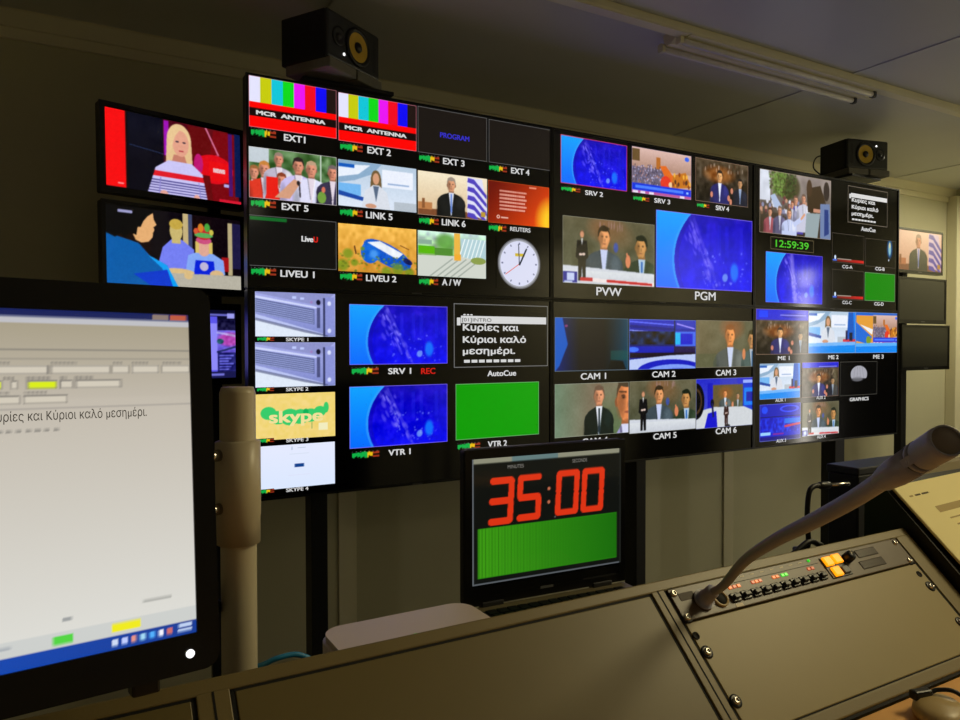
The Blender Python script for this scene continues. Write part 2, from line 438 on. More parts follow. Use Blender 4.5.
def p_studio_white(A, frame=None):
    c = Cv(A, 72, (.82, .88, .95)); c.grad((.72, .80, .88), (.88, .92, .98))
    c.poly([(0, 0), (A * .55, 0), (A * .42, .25), (A * .2, .42), (0, .5)], (.55, .68, .80)).poly([(0, .12), (A * .4, .06), (A * .25, .28), (0, .38)], (.92, .95, 1))
    c.rect(0, .08, A * .2, .16, (.05, .35, .75)).rect(0, .5, A * .28, .74, (.45, .72, .95)).poly([(0, .66), (A * .35, .78), (A * .3, .85), (0, .76)], (.10, .28, .65))
    c.rect(A * .55, .12, A * .95, .5, (.93, .95, 1)).rect(A * .62, .4, A * .9, .44, (.6, .7, .85)).rect(A * .7, .8, A, 1, (.72, .76, .80))
    x = A * .47
    c.ell(x, .33, .115, .18, (.45, .36, .22)).poly([(x - .12, .3), (x + .12, .3), (x + .14, .58), (x - .14, .58)], (.45, .36, .22))
    c.poly([(x - .07, .48), (x + .07, .48), (x + .26, .62), (x + .34, 1), (x - .34, 1), (x - .26, .62)], (.86, .88, .92)).poly([(x - .07, .5), (x + .07, .5), (x, .85)], (.35, .42, .52))
    c.ell(x, .34, .075, .125, (.84, .62, .48)).ell(x - .12, .94, .13, .05, (.82, .6, .48))
    if frame == 'blue':
        c2 = Cv(A, 72, (.05, .42, .92)); c2.grad((.10, .50, .95), (.02, .55, .95)); c2.paste(c, 0, 0, A * .86, .76)
        c2.poly([(A * .84, 0), (A * .94, 0), (A * .98, .76), (A * .8, .76)], (.06, .35, .75)); c2.rect(A * .72, .66, A, .72, (.85, .2, .25)).rect(A * .78, .45, A * .82, .68, (.15, .12, .3)).rect(A * .86, .5, A * .93, .7, (.08, .1, .2))
        c2.poly([(0, .76), (A, .72), (A, .80), (0, .84)], (.45, .72, .98)); c2.rect(0, .84, A, 1, (.02, .55, .95)); c = c2
    c.noise(40, .02).soft(2)
    return c.border((.62, .68, .74), .012)
def p_speech(A, n=72):
    c = Cv(A, n, (.93, .86, .74)); c.grad((.97, .92, .80), (.86, .74, .58))
    c.rect(0, .84, A, 1, (.50, .30, .18)).rect(0, .7, A * .2, .86, (.75, .5, .3)).rect(A * .06, .62, A * .1, .84, (.55, .35, .2))
    x0 = A * .70
    c.poly([(x0, .02), (A * .92, .04), (A, .7), (A * .98, 1), (x0, .86)], (.88, .88, .97))
    for k in range(5):
        y = .04 + k * .2
        c.poly([(x0 + .02, y), (A * .80, y + .02), (A * .99, y + .36), (A * .99, y + .46), (A * .8, y + .14), (x0, y + .10)], (.32, .26, .75))
    c.rect(A * .9, .8, A * .97, .92, (.75, .6, .2))
    bust(c, A * .47, .25, .32, (.10, .105, .10), (.88, .9, .95), (.42, .55, .85), (.62, .56, .5), (.84, .60, .45))
    c.noise(40, .02).soft(2)
    return c.border((.7, .62, .52), .012)
def p_agency(A):
    c = Cv(A, 72, (.6, .1, .04)); t = np.clip((c.X / A) * .75 + .35 * c.Y - .1, 0, 1)[..., None]
    c.a = np.array((.42, .07, .03)) * (1 - t) + np.array((.98, .30, .03)) * t
    c.ell(A * 1.02, .85, .5, .65, (1, .85, .15), .9, soft=.9)
    for k in range(6):
        y = .20 + k * .085
        c.rect(A * .18, y, A * (.62 - .03 * (k % 2)), y + .045, (.95, .72, .66), .85)
    for k in range(22): c.rect(A * (.19 + .02 * k), .18, A * (.195 + .02 * k), .70, (.6, .12, .05), .5)
    c.ell(A * .16, .84, .045, .045, (.95, .8, .75)).ell(A * .16, .84, .025, .025, (.7, .2, .08)).rect(A * .2, .83, A * .32, .87, (.95, .8, .75), .8)
    c.rect(A * .66, .05, A * .78, .09, (1, .7, .6), .7)
    return c.border((.8, .35, .12), .012)
def p_boat(A):
    c = Cv(A, 72, (.90, .66, .25)); c.grad((.97, .74, .32), (.82, .56, .18)).noise(14, .06)
    c.ell(A * .62, .60, A * .33, .22, (.05, .34, .80), rot=.42).ell(A * .40, .56, A * .12, .24, (.06, .40, .85), rot=.2)
    c.poly([(A * .36, .36), (A * .52, .32), (A * .82, .56), (A * .74, .68)], (.93, .95, .98)).ell(A * .44, .60, .12, .12, (.35, .66, .95), .6, soft=.8).ell(A * .88, .72, .12, .06, (.08, .12, .35), rot=.4)
    c.noise(14, .05)
    for x, y, r in ((.12, .62, .14), (.06, .86, .16), (.2, .8, .1), (.75, .9, .18), (.6, .96, .14), (.9, .96, .14), (.3, .5, .06)):
        c.ell(A * x, y, r, r * .9, (.45, .58, .12), .8, soft=.7)
    for k in range(60):
        c.ell(A * c.rng.rand(), .6 + .4 * c.rng.rand(), .03, .02, (.55, .66, .16) if k % 2 else (.35, .42, .1), .6)
    c.line(A * .2, .45, A * .22, .62, .03, (.35, .2, .1)).line(A * .78, .38, A * .9, .46, .02, (.5, .3, .12))
    return c.soft(1)
def p_garden(A):
    c = Cv(A, 72, (.75, .85, .75)); c.grad((.80, .92, .90), (.50, .68, .35), box=(0, 0, A, .55)).noise(12, .2, box=(0, 0, A, .5), tint=(.6, 1, .4))
    c.ell(A * .4, .22, .3, .22, (.35, .62, .22), .8, soft=.7).rect(0, .33, A * .24, .50, (.35, .72, .05)).rect(A * .24, .36, A * .5, .52, (.32, .55, .2)).rect(0, .2, A * .2, .3, (.55, .68, .6))
    c.rect(A * .62, .12, A, .62, (.70, .82, .85))
    for k in range(6): c.line(A * (.98 - .06 * k), .12, A * (.88 - .06 * k), .62, .03, (.92, .97, .97))
    c.poly([(0, .54), (A * .6, .52), (A, .62), (A, 1), (0, 1)], (.82, .84, .80))
    for k in range(5): c.line(A * (.15 + .1 * k), 1.02, A * (.5 + .1 * k), .58, .03, (.60, .64, .60), .8)
    c.ell(A * .88, .6, .2, .08, (.55, .62, .3)).rect(A * .52, 0, A * .61, .56, (.93, .72, .28)).rect(A * .52, .48, A * .62, .62, (.95, .68, .2))
    return c.border((.75, .8, .75), .012)
def p_rack(A):
    c = Cv(A, 72, (.60, .64, .86)); c.grad((.66, .68, .92), (.50, .54, .80))
    c.poly([(0, .0), (A, .0), (A * .8, .30), (0, .04)], (.56, .58, .80)).poly([(0, .10), (A * .76, .32), (A * .76, .36), (0, .15)], (.82, .85, 1))
    c.poly([(0, .16), (A * .73, .38), (A * .73, .72), (0, .47)], (.36, .40, .60))
    for k in range(7):
        c.line(0, .2 + .043 * k, A * .72, .42 + .045 * k, .016, (.68, .72, .92))
    c.poly([(0, .50), (A * .85, .93), (A * .85, 1), (0, .60)], (.74, .78, .96)).poly([(0, .60), (A * .85, .97), (A * .85, 1), (0, 1)], (.88, .92, .98)).poly([(0, .58), (A * .9, .96), (A * .9, 1), (A * .6, .9), (0, .64)], (.28, .30, .46), .6)
    c.rect(A * .84, .12, A * .865, 1, (.20, .22, .38)).rect(A * .865, .1, A * .98, .95, (.55, .58, .85)).rect(A * .76, .34, A * .80, .80, (.30, .32, .50))
    c.ell(A * .78, .22, .05, .06, (.05, .05, .15)).ell(A * .92, .24, .05, .06, (.85, .88, 1), soft=.5).ell(A * .92, .86, .05, .06, (.85, .88, 1), soft=.5).ell(A * .69, .22, .03, .03, (.62, .5, .75))
    c.rect(A * .45, .10, A * .50, .15, (.75, .8, 1)).rect(A * .55, .12, A * .60, .17, (.75, .8, 1))
    c.noise(40, .02).soft(2)
    return c.border((.80, .84, .97), .010)
def p_logo(A):
    c = Cv(A, 72, (.95, .84, .48)); c.noise(16, .05, tint=(.3, .3, 1))
    for x, y, r in ((.16, .42, .17), (.28, .52, .18), (.42, .52, .22), (.55, .52, .20), (.68, .50, .18), (.8, .42, .14)):
        c.ell(A * x, y, r, r * .82, (.22, .80, .42))
    c.ell(A * .88, .34, .06, .12, (.22, .80, .42)).rect(A * .78, .68, A * .9, .84, (.95, .93, .75)).ell(A * .62, .42, .06, .07, (.05, .70, .35))
    c.rect(A * .69, .66, A * .70, .8, (.35, .6, .3))
    return c
def p_white(A):
    c = Cv(A, 60, (.88, .92, 1)); c.grad((.90, .92, 1), (.86, .91, 1))
    c.rect(A * .48, .45, A * .60, .53, (.05, .25, .55)).rect(A * .52, .08, A * .62, .10, (.75, .8, .88)).rect(A * .44, .06, A * .46, .13, (.75, .8, .9)).rect(A * .42, .22, A * .66, .23, (.84, .88, .95)).rect(A * .4, .7, A * .68, .71, (.86, .86, .96))
    return c
def p_plain(A, c0, b=(.42, .42, .42), t=.014, n=60):
    return Cv(A, n, c0).border(b, t)
def p_hall(A):
    c = Cv(A, 72, (.80, .66, .62)); c.grad((.88, .74, .70), (.70, .55, .48), box=(0, 0, A, .45)); c.rect(0, .04, A * .13, .3, (.42, .32, .18)).rect(A * .40, .16, A * .47, .42, (.72, .42, .15))
    c.rect(0, .42, A * .62, .86, (.42, .38, .46)); r = c.rng
    for k in range(210):
        c.ell(A * .58 * r.rand(), .36 + .42 * r.rand(), .016, .018, [(.75, .72, .85), (.25, .22, .32), (.7, .5, .45), (.5, .5, .65)][k % 4], .9)
    c.poly([(A * .46, .34), (A * .56, .32), (A * .80, .72), (A * .62, .80)], (.90, .42, .12)).ell(A * .56, .70, .16, .16, (.90, .22, .14)).ell(A * .64, .72, .06, .06, (.95, .8, .6))
    c.poly([(A * .68, .5), (A * .9, .4), (A, .72), (A * .66, .8)], (.78, .46, .12))
    for k in range(14): c.ell(A * (.68 + .3 * r.rand()), .45 + .28 * r.rand(), .03, .05, [(.95, .70, .25), (.55, .26, .1), (.35, .2, .12)][k % 3])
    c.ell(A * .92, .1, .07, .05, (.2, .4, .95))
    c.rect(0, .78, A, .93, (.04, .20, .88)); c.rect(A * .06, .82, A * .86, .88, (.30, .50, 1)).rect(A * .91, .83, A * .95, .88, (.6, .75, 1))
    c.rect(0, .93, A, 1, (.75, .35, .62)); [c.rect(A * x, .94, A * (x + .08), .99, (.92, .88, .95)) for x in (.02, .14, .28, .80)]
    c.noise(40, .02).soft(2)
    return c.border((.6, .52, .62), .012)
def p_two(A, dark=1.0, band=None, n=72):
    c = Cv(A, n, (.16, .12, .07)); c.grad((.34, .28, .20), (.08, .06, .04)); c.ell(A * .44, .32, A * .34, .24, (.62, .34, .10), .75, soft=.8).noise(12, .12)
    r = c.rng
    for k in range(26): c.ell(A * (.15 + .75 * r.rand()), .08 + .16 * r.rand(), .014, .05, (.72, .64, .58) if k % 2 else (.4, .25, .15), .7)
    bust(c, A * .45, .36, .27, (.14, .14, .40), (.92, .94, 1), None, (.2, .15, .12), (.90, .66, .42))
    bust(c, A * .84, .46, .22, (.11, .12, .18), (.72, .78, .88), (.45, .55, .72), (.12, .1, .1), (.78, .58, .40))
    for x, y in ((.68, .66), (.30, .80), (.62, .84), (.66, .92)): c.ell(A * x, y, .045, .07, (.82, .52, .42))
    if band:
        c2 = Cv(A, n, (.2, .2, .8)); c2.a = np.clip(c2.a, 0, 1); c2.grad((.12, .14, .85), (.28, .26, .75)); c2.rect(A * .06, .04, A * .22, .19, (.08, .25, 1)).ell(A * .7, .14, A * .24, .05, (.08, .08, .70)); c2.line(A * .45, .13, A * .95, .13, .03, (.55, .55, .95))
        c2.paste(c, 0, band, A, 1); c = c2
        c.rect(A * .83, band + .05, A * .97, 1, (.55, .52, .38), .35)
    c.noise(40, .02).soft(2)
    return c.dim(dark).border((.62, .50, .42), .013)
def p_pvw(A, lower=True, n=84, fig=True):
    c = Cv(A, n, (.36, .36, .26)); c.grad((.40, .38, .28), (.26, .28, .20)); c.noise(7, .05)
    c.ell(A * .46, .14, A * .24, .26, (.60, .36, .20), .55, soft=.9).ell(A * .60, .25, A * .2, .26, (.48, .38, .25), .6, soft=.9)
    r = c.rng
    for k in range(12): c.ell(A * (.38 + .3 * r.rand()), .06 + .06 * r.rand(), .012, .06, (.62, .5, .48), .6)
    bust(c, A * .43, .28, .33, (.24, .29, .32), (.78, .82, .95), None, (.22, .17, .10), (.88, .60, .38), turn=.03)
    bust(c, A * .85, .38, .34, (.17, .23, .16), (.70, .80, .88), (.22, .45, .75), (.10, .13, .08), (.78, .56, .32), turn=-.06)
    c.ell(A * .56, .42, .055, .09, (.22, .32, .72), .8, soft=.6)
    c.ell(A * .695, .62, .05, .10, (.86, .52, .36)).line(A * .69, .56, A * .68, .49, .03, (.86, .52, .36))
    c.poly([(0, .73), (A, .79), (A, 1), (0, 1)], (.82, .84, .88)); c.grad((.86, .88, .90), (.78, .80, .84), box=(0, .80, A, 1))
    if fig: standing(c, A * .20, .20, .76)
    if lower:
        c.rect(0, .82, A * .15, .985, (.10, .12, .55)).rect(A * .045, .84, A * .12, .95, (.75, .80, .95)).rect(A * .02, .96, A * .1, .985, (.7, .75, .9))
        c.poly([(A * .18, .90), (A, .93), (A, .985), (A * .18, .955)], (.93, .88, .88)).poly([(A * .46, .915), (A * .97, .94), (A * .97, .98), (A * .46, .955)], (.78, .10, .14))
        c.rect(A * .18, .9, A * .31, .95, (.75, .12, .16))
    c.noise(40, .02).soft(2)
    return c.border((.52, .52, .46), .010)
def p_cam1(A):
    c = Cv(A, 72, (.06, .05, .07)); c.grad((.02, .12, .45), (.05, .05, .08), False, (0, 0, A * .32, 1)).grad((.05, .05, .06), (.02, .25, .35), False, (A * .66, 0, A, 1))
    c.poly([(0, 0), (A * .10, 0), (A * .17, .5), (A * .06, .9), (0, 1)], (.02, .34, .75)).ell(A * .15, .16, .035, .025, (.5, .2, .45)).poly([(A * .7, 1), (A * .75, .8), (A * .92, .82), (A * .97, 1)], (.03, .04, .05)).rect(A * .75, .62, A, .8, (.02, .35, .32), .5)
    return c.soft(2).border((.42, .50, .56), .016)
def p_cam2(A):
    c = Cv(A, 80, (.05, .10, .55)); c.grad((.12, .16, .75), (.02, .05, .30), box=(0, 0, A, .7))
    for y, k, w in ((.05, (.35, .40, .95), .03), (.14, (.05, .08, .5), .06), (.22, (.55, .58, 1), .02)): c.line(0, y, A * .66, y + .06, w, k)
    c.rect(0, .24, A * .66, .50, (.06, .10, .22)); c.noise(12, .30, box=(0, .24, A * .66, .50), tint=(.1, .5, 1))
    c.rect(0, .54, A * .66, .66, (.06, .10, .70)).ell(A * .06, .60, .14, .05, (.25, .45, 1)).rect(0, .66, A, .76, (.10, .05, .12)).rect(A * .66, 0, A * .68, .6, (.02, .10, .30))
    c.rect(A * .68, .24, A, .54, (.25, .40, .92)).rect(A * .72, .28, A * .95, .50, (.03, .08, .80)).rect(A * .68, .26, A * .76, .5, (.05, .72, .95)).rect(A * .66, .54, A, .66, (.12, .06, .28)).rect(A * .70, .02, A * .98, .18, (.16, .20, .72)).line(A * .7, .08, A * .98, .18, .03, (.6, .55, .98))
    c.poly([(0, .80), (A * .6, .72), (A, .70), (A, 1), (0, 1)], (.74, .80, .97)); c.ell(A * .62, 1.02, A * .50, .22, (.10, .12, .75)).ell(A * .66, 1.08, A * .44, .18, (.50, .62, .98)).ell(A * .72, 1.12, A * .34, .14, (.12, .14, .70))
    c.noise(40, .02).soft(2)
    return c.border((.45, .55, .92), .012)
def p_cam3(A):
    c = Cv(A, 72, (.42, .39, .28)); c.grad((.46, .42, .31), (.36, .36, .26), False); c.noise(6, .05); c.ell(A * .62, .15, A * .25, .3, (.62, .36, .2), .6, soft=.9)
    bust(c, A * .585, .32, .44, (.34, .36, .34), (.80, .84, .95), None, (.55, .34, .18), (.92, .58, .32))
    bust(c, A * .98, .40, .38, (.30, .38, .36), (.7, .75, .8), (.3, .45, .6), (.25, .22, .12), (.80, .58, .36), wide=.8)
    c.ell(A * .83, .72, .05, .12, (.84, .52, .34)); c.rect(0, .70, A * .35, 1, (.33, .36, .24), .5)
    c.noise(40, .02).soft(2)
    return c.border((.55, .52, .45), .012)
def p_cam4(A):
    c = Cv(A, 80, (.44, .47, .36)); c.grad((.48, .45, .36), (.38, .47, .32)); c.grad((.42, .52, .42), (.50, .42, .34), False, (0, 0, A * .6, 1)); c.noise(6, .03)
    bust(c, A * 1.0, .34, .86, (.62, .60, .80), (.84, .85, .96), None, (.30, .24, .17), (.90, .54, .32), turn=-.03, wide=.5)
    c.line(A * .86, .19, A * .97, .20, .035, (.28, .17, .10), .8).ell(A * .92, .27, .06, .03, (.30, .18, .12), .8, soft=.6)
    bust(c, A * .585, .25, .36, (.05, .10, .09), (.90, .92, .95), (.12, .18, .22), (.42, .33, .26), (.86, .58, .42), wide=.86)
    c.noise(40, .02).soft(2)
    return c.border((.60, .62, .56), .012)
def p_cam6(A):
    c = Cv(A, 76, (.16, .18, .62)); c.grad((.14, .16, .80), (.30, .35, .75)); c.rect(A * .4, 0, A * .7, .16, (.2, .22, .75)).rect(A * .26, .14, A * .80, .62, (.40, .34, .20)); c.ell(A * .5, .3, .25, .16, (.58, .36, .16), .7, soft=.8)
    bust(c, A * .49, .32, .15, (.30, .34, .34), (.85, .9, .95), None, (.5, .3, .15), (.95, .6, .35)); bust(c, A * .71, .38, .13, (.30, .32, .25), (.7, .75, .8), None, (.3, .3, .2), (.75, .55, .4)); c.ell(A * .62, .55, .03, .06, (.85, .55, .4))
    c.rect(A * .80, .1, A, .70, (.05, .20, .80)).rect(A * .82, .22, A * .98, .58, (.05, .50, .95)).rect(A * .86, .3, A, .5, (.10, .12, .65)).rect(A * .8, .05, A, .12, (.62, .70, 1))
    c.poly([(0, .66), (A * .3, .58), (A * .82, .60), (A, .70), (A, 1), (0, 1)], (.82, .84, .86)).poly([(A * .2, .7), (A * .34, .66), (A * .36, 1), (A * .14, 1)], (.08, .08, .80)).rect(A * .19, .1, A * .28, .6, (.10, .10, .75))
    c.ell(A * .0, .45, .24, .36, (.03, .03, .05)).ell(A * .0, .45, .17, .26, (.28, .2, .12)).ell(0, .45, .13, .2, (.03, .03, .04)).ell(A * .27, .5, .05, .08, (.04, .05, .12)).line(A * .27, .5, A * .29, .78, .05, (.1, .12, .3))
    standing(c, A * .51, .48, .50, (.20, .10, .10)); c.ell(A * .53, .98, .08, .04, (.1, .1, .12))
    c.noise(40, .02).soft(2)
    return c.border((.5, .52, .7), .012)
def p_demo(A):
    c = Cv(A, 84, (.46, .40, .36)); c.grad((.62, .57, .55), (.22, .19, .14)); c.rect(0, 0, A * .14, .48, (.86, .88, .93)).noise(9, .06)
    c.ell(A * .30, .18, .26, .24, (.40, .52, .22), .9, soft=.5).ell(A * .44, .22, .22, .22, (.28, .26, .14), .9, soft=.5).ell(A * .36, .34, .14, .12, (.24, .25, .12), .9, soft=.5); r = c.rng
    for k in range(260):
        tx, ty = r.rand(), r.rand(); q = [(.45, .60, .24), (.33, .46, .16), (.24, .30, .12), (.55, .66, .36), (.30, .26, .16)][k % 5]
        c.ell(A * (.13 + .36 * tx), .01 + .40 * ty * (1 - .3 * abs(tx - .5)), .016 + .02 * r.rand(), .014 + .016 * r.rand(), q if tx < .62 else tuple(v * .6 for v in q), .6, soft=.7)
    for k in range(60):
        x, y = A * r.rand() * .65, .38 + .3 * r.rand(); c.ell(x, y, .03, .035, [(.78, .58, .48), (.35, .28, .24), (.55, .55, .68), (.85, .85, .9), (.45, .25, .25)][k % 5])
    c.poly([(A * .14, .40), (A * .2, .36), (A * .30, .55), (A * .2, .58)], (.70, .76, .88)).rect(0, .66, A, 1, (.25, .20, .14), .6)
    for x, y, s, su, ha in ((.14, .66, .13, (.62, .32, .35), (.3, .2, .15)), (.27, .62, .14, (.38, .36, .48), (.5, .42, .36)), (.49, .42, .15, (.30, .26, .65), (.42, .32, .26)), (.44, .5, .12, (.5, .5, .6), (.5, .3, .2)), (.60, .38, .15, (.80, .80, .88), (.45, .36, .3))): bust(c, A * x, y, s, su, (.8, .8, .85), None, ha, (.84, .60, .48))
    c.poly([(A * .64, .2), (A * .84, .12), (A * .95, .5), (A * .9, .64), (A * .66, .58)], (.25, .19, .12)).ell(A * .68, .19, .07, .14, (.30, .22, .14)).ell(A * .93, .2, .08, .16, (.22, .18, .16)).poly([(A * .84, .42), (A * .98, .4), (A, 1), (A * .84, 1)], (.45, .52, .68)).poly([(A * .9, .5), (A * .96, .5), (A * .97, .9), (A * .9, .95)], (.18, .25, .5))
    c.poly([(A * .64, .60), (A * .84, .58), (A * .80, 1), (A * .62, 1)], (.60, .66, .68)).line(A * .74, .54, A * .84, .54, .06, (.80, .58, .48))
    bust(c, A * .40, .65, .16, (.78, .82, .96), (.78, .82, .96), None, (.48, .36, .24), (.88, .64, .50)); c.line(A * .46, .82, A * .58, .70, .08, (.78, .82, .96)).line(A * .56, .72, A * .62, .62, .04, (.88, .64, .5))
    c.rect(A * .3, .93, A * .5, 1, (.78, .82, .96))
    return c.soft(1).border((.62, .56, .48), .011)
def p_cg(A, kind):
    c = Cv(A, 60, (.0, .0, .0))
    if kind == 'bar':
        c.ell(A * .10, .82, .05, .07, (.85, .92, 1)).rect(A * .03, .88, A * .15, .94, (.25, .4, .85)).grad((.45, .10, .08), (.85, .12, .12), False, (A * .16, .87, A, .96)).rect(A * .16, .85, A * .6, .88, (.6, .55, .5))
    else:
        c.ell(A * .80, .30, .20, .42, (.03, .25, .45), soft=.5).ell(A * .80, .3, .10, .30, (.55, .75, .8), soft=.6).ell(A * .80, .18, .05, .1, (.85, .8, .6)).ell(A * .77, .72, .03, .04, (.8, .85, .9))
    return c.border((.42, .38, .33), .018)
def p_mosaic(A):
    c = Cv(A, 72, (.03, .50, .95)); c.grad((.08, .38, .80), (.02, .55, .98)); c.rect(A * .02, .08, A * .40, .78, (.90, .62, .22)).poly([(A * .02, .25), (A * .38, .6), (A * .3, .78), (A * .02, .7)], (.10, .42, .85)).poly([(A * .1, .3), (A * .4, .42), (A * .38, .55)], (.95, .95, .95)).ell(A * .3, .68, .10, .10, (.5, .6, .15))
    c.paste(p_hall(A), A * .40, .06, A, .78); c.poly([(0, .76), (A, .74), (A, .82), (0, .84)], (.35, .70, .98)); return c.border((.55, .65, .8), .012)
def p_blueui(A):
    c = Cv(A, 72, (.03, .10, .80)); c.rect(0, 0, A, .32, (.06, .10, .72)).ell(A * .12, .16, .12, .10, (.10, .28, .95)).ell(A * .72, .15, A * .24, .10, (.2, .3, .98)).ell(A * .72, .15, A * .18, .06, (.05, .08, .70)); c.rect(0, .33, A, .37, (.02, .02, .45))
    c.noise(16, .22, box=(0, .38, A, .78), tint=(.3, .9, .8)); c.rect(A * .6, .42, A, .55, (.08, .45, .92)).poly([(A * .6, .60), (A, .54), (A, .60), (A * .6, .66)], (.80, .22, .35)).rect(A * .02, .76, A * .26, .84, (.60, .82, 1)).rect(A * .32, .80, A * .58, .84, (.55, .1, .6)).rect(0, .88, A, 1, (.02, .02, .5))
    return c.border((.5, .55, .9), .016)
def p_dome(A):
    c = Cv(A, 60, (.01, .01, .01)); c.ell(A * .5, .38, A * .22, .25, (.66, .66, .70)); c.rect(A * .25, .50, A * .8, .75, (.01, .01, .01)).ell(A * .46, .52, A * .18, .08, (.5, .5, .53), .8, soft=.6)
    for k in range(4): c.line(A * (.40 + .06 * k), .14, A * (.36 + .09 * k), .5, .012, (.5, .5, .54))
    return c.border((.36, .35, .32), .018)
def p_clock(A, n=110):
    c = Cv(A, n, (0, 0, 0)); o = A / 2
    c.ell(o, .5, .495, .495, (.42, .42, .44)).ell(o, .5, .47, .47, (.62, .63, .66)).ell(o, .5, .44, .44, (.86, .87, .96))
    for k in range(12):
        a = k * PI / 6; c.line(o + .37 * math.sin(a), .5 - .37 * math.cos(a), o + .41 * math.sin(a), .5 - .41 * math.cos(a), .025, (.40, .42, .55))
    c.rect(o - .10, .30, o + .12, .36, (.82, .72, .20))
    c.line(o, .52, o - .02, .12, .022, (.28, .30, .38)).line(o, .53, o + .17, .20, .034, (.10, .14, .22)).line(o + .01, .50, o - .32, .72, .014, (.88, .36, .32)).ell(o, .51, .02, .02, (.15, .15, .2))
    return c
def p_news(A):
    c = Cv(A, 110, (.02, .03, .09)); c.grad((.02, .03, .10), (.03, .02, .06)); c.grad((.30, .03, .12), (.40, .05, .06), False, (A * .40, 0, A * .90, 1)); c.noise(6, .04)
    c.rect(0, 0, A * .135, .99, (.97, .04, .06)).rect(A * .135, 0, A * .15, 1, (.03, .02, .03)); c.rect(A * .08, .93, A * .12, .95, (1, .6, .6)); [c.line(A * .16, y, A * .4, y + .05, .006, (.2, .3, .5)) for y in (.42, .80)]
    c.rect(A * .405, .02, A * .44, .48, (.62, .06, .72)).poly([(A * .58, .02), (A * .72, .02), (A * .80, .42), (A * .62, .55)], (.40, .05, .06)).poly([(A * .78, .02), (A * .96, .02), (A * .98, 1), (A * .7, 1)], (.48, .04, .07))
    c.line(A * .72, .0, A * .82, .36, .02, (.85, .45, .6)).line(A * .82, .36, A * .66, .42, .025, (.75, .2, .35)).ell(A * .78, .56, .27, .20, (.88, .05, .10)).ell(A * .66, .52, .06, .14, (.75, .10, .45)).rect(A * .74, .45, A * .90, .72, (.92, .06, .08)).rect(A * .775, .54, A * .87, .60, (.95, .65, .68)).rect(A * .90, .02, A * .93, .9, (.30, .08, .42)).rect(A * .95, 0, A, .9, (.04, .10, .30)).rect(A * .86, .74, A * .90, .78, (.7, .7, .95)).rect(A * .82, .96, A, 1, (.85, .1, .2))
    x = A * .515
    c.ell(x, .25, .155, .22, (.92, .78, .58)).poly([(x - .155, .24), (x + .155, .24), (x + .17, .54), (x - .17, .56)], (.90, .76, .56))
    c.poly([(x - .07, .45), (x + .07, .45), (x + .1, .56), (x - .1, .56)], (.78, .50, .42)); c.ell(x + .02, .29, .105, .175, (.90, .64, .54)); c.ell(x - .025, .27, .022, .012, (.25, .2, .25)).ell(x + .065, .27, .022, .012, (.25, .2, .25)).line(x - .005, .39, x + .055, .39, .02, (.72, .25, .28)).poly([(x - .14, .18), (x + .05, .05), (x - .05, .20), (x - .11, .42)], (.92, .78, .58))
    body = [(x - .14, .54), (x + .16, .54), (x + .30, .66), (x + .36, 1.0), (x - .40, 1.0), (x - .30, .66)]
    c.poly(body, (.80, .78, .97)); c.poly([(x - .315, .70), (x + .315, .70), (x + .325, .775), (x - .335, .775)], (.88, .10, .16))
    for k in range(6): c.rect(x - .40, .815 + .036 * k, x + .36, .83 + .036 * k, (.30, .28, .55))
    c.poly([(0 + A * .16, .6), (x - .30, .66), (x - .40, 1), (A * .16, 1)], (.02, .02, .07)).poly([(x + .30, .66), (x + .40, .66), (x + .44, 1), (x + .36, 1)], (.40, .05, .06)); c.line(x - .24, .78, x - .26, 1, .012, (.55, .52, .8)).line(x + .25, .78, x + .27, 1, .012, (.55, .52, .8)).ell(x - .2, .99, .05, .04, (.9, .65, .6)).ell(x + .22, 1, .04, .05, (.9, .65, .6))
    c.noise(60, .02).soft(2)
    return c
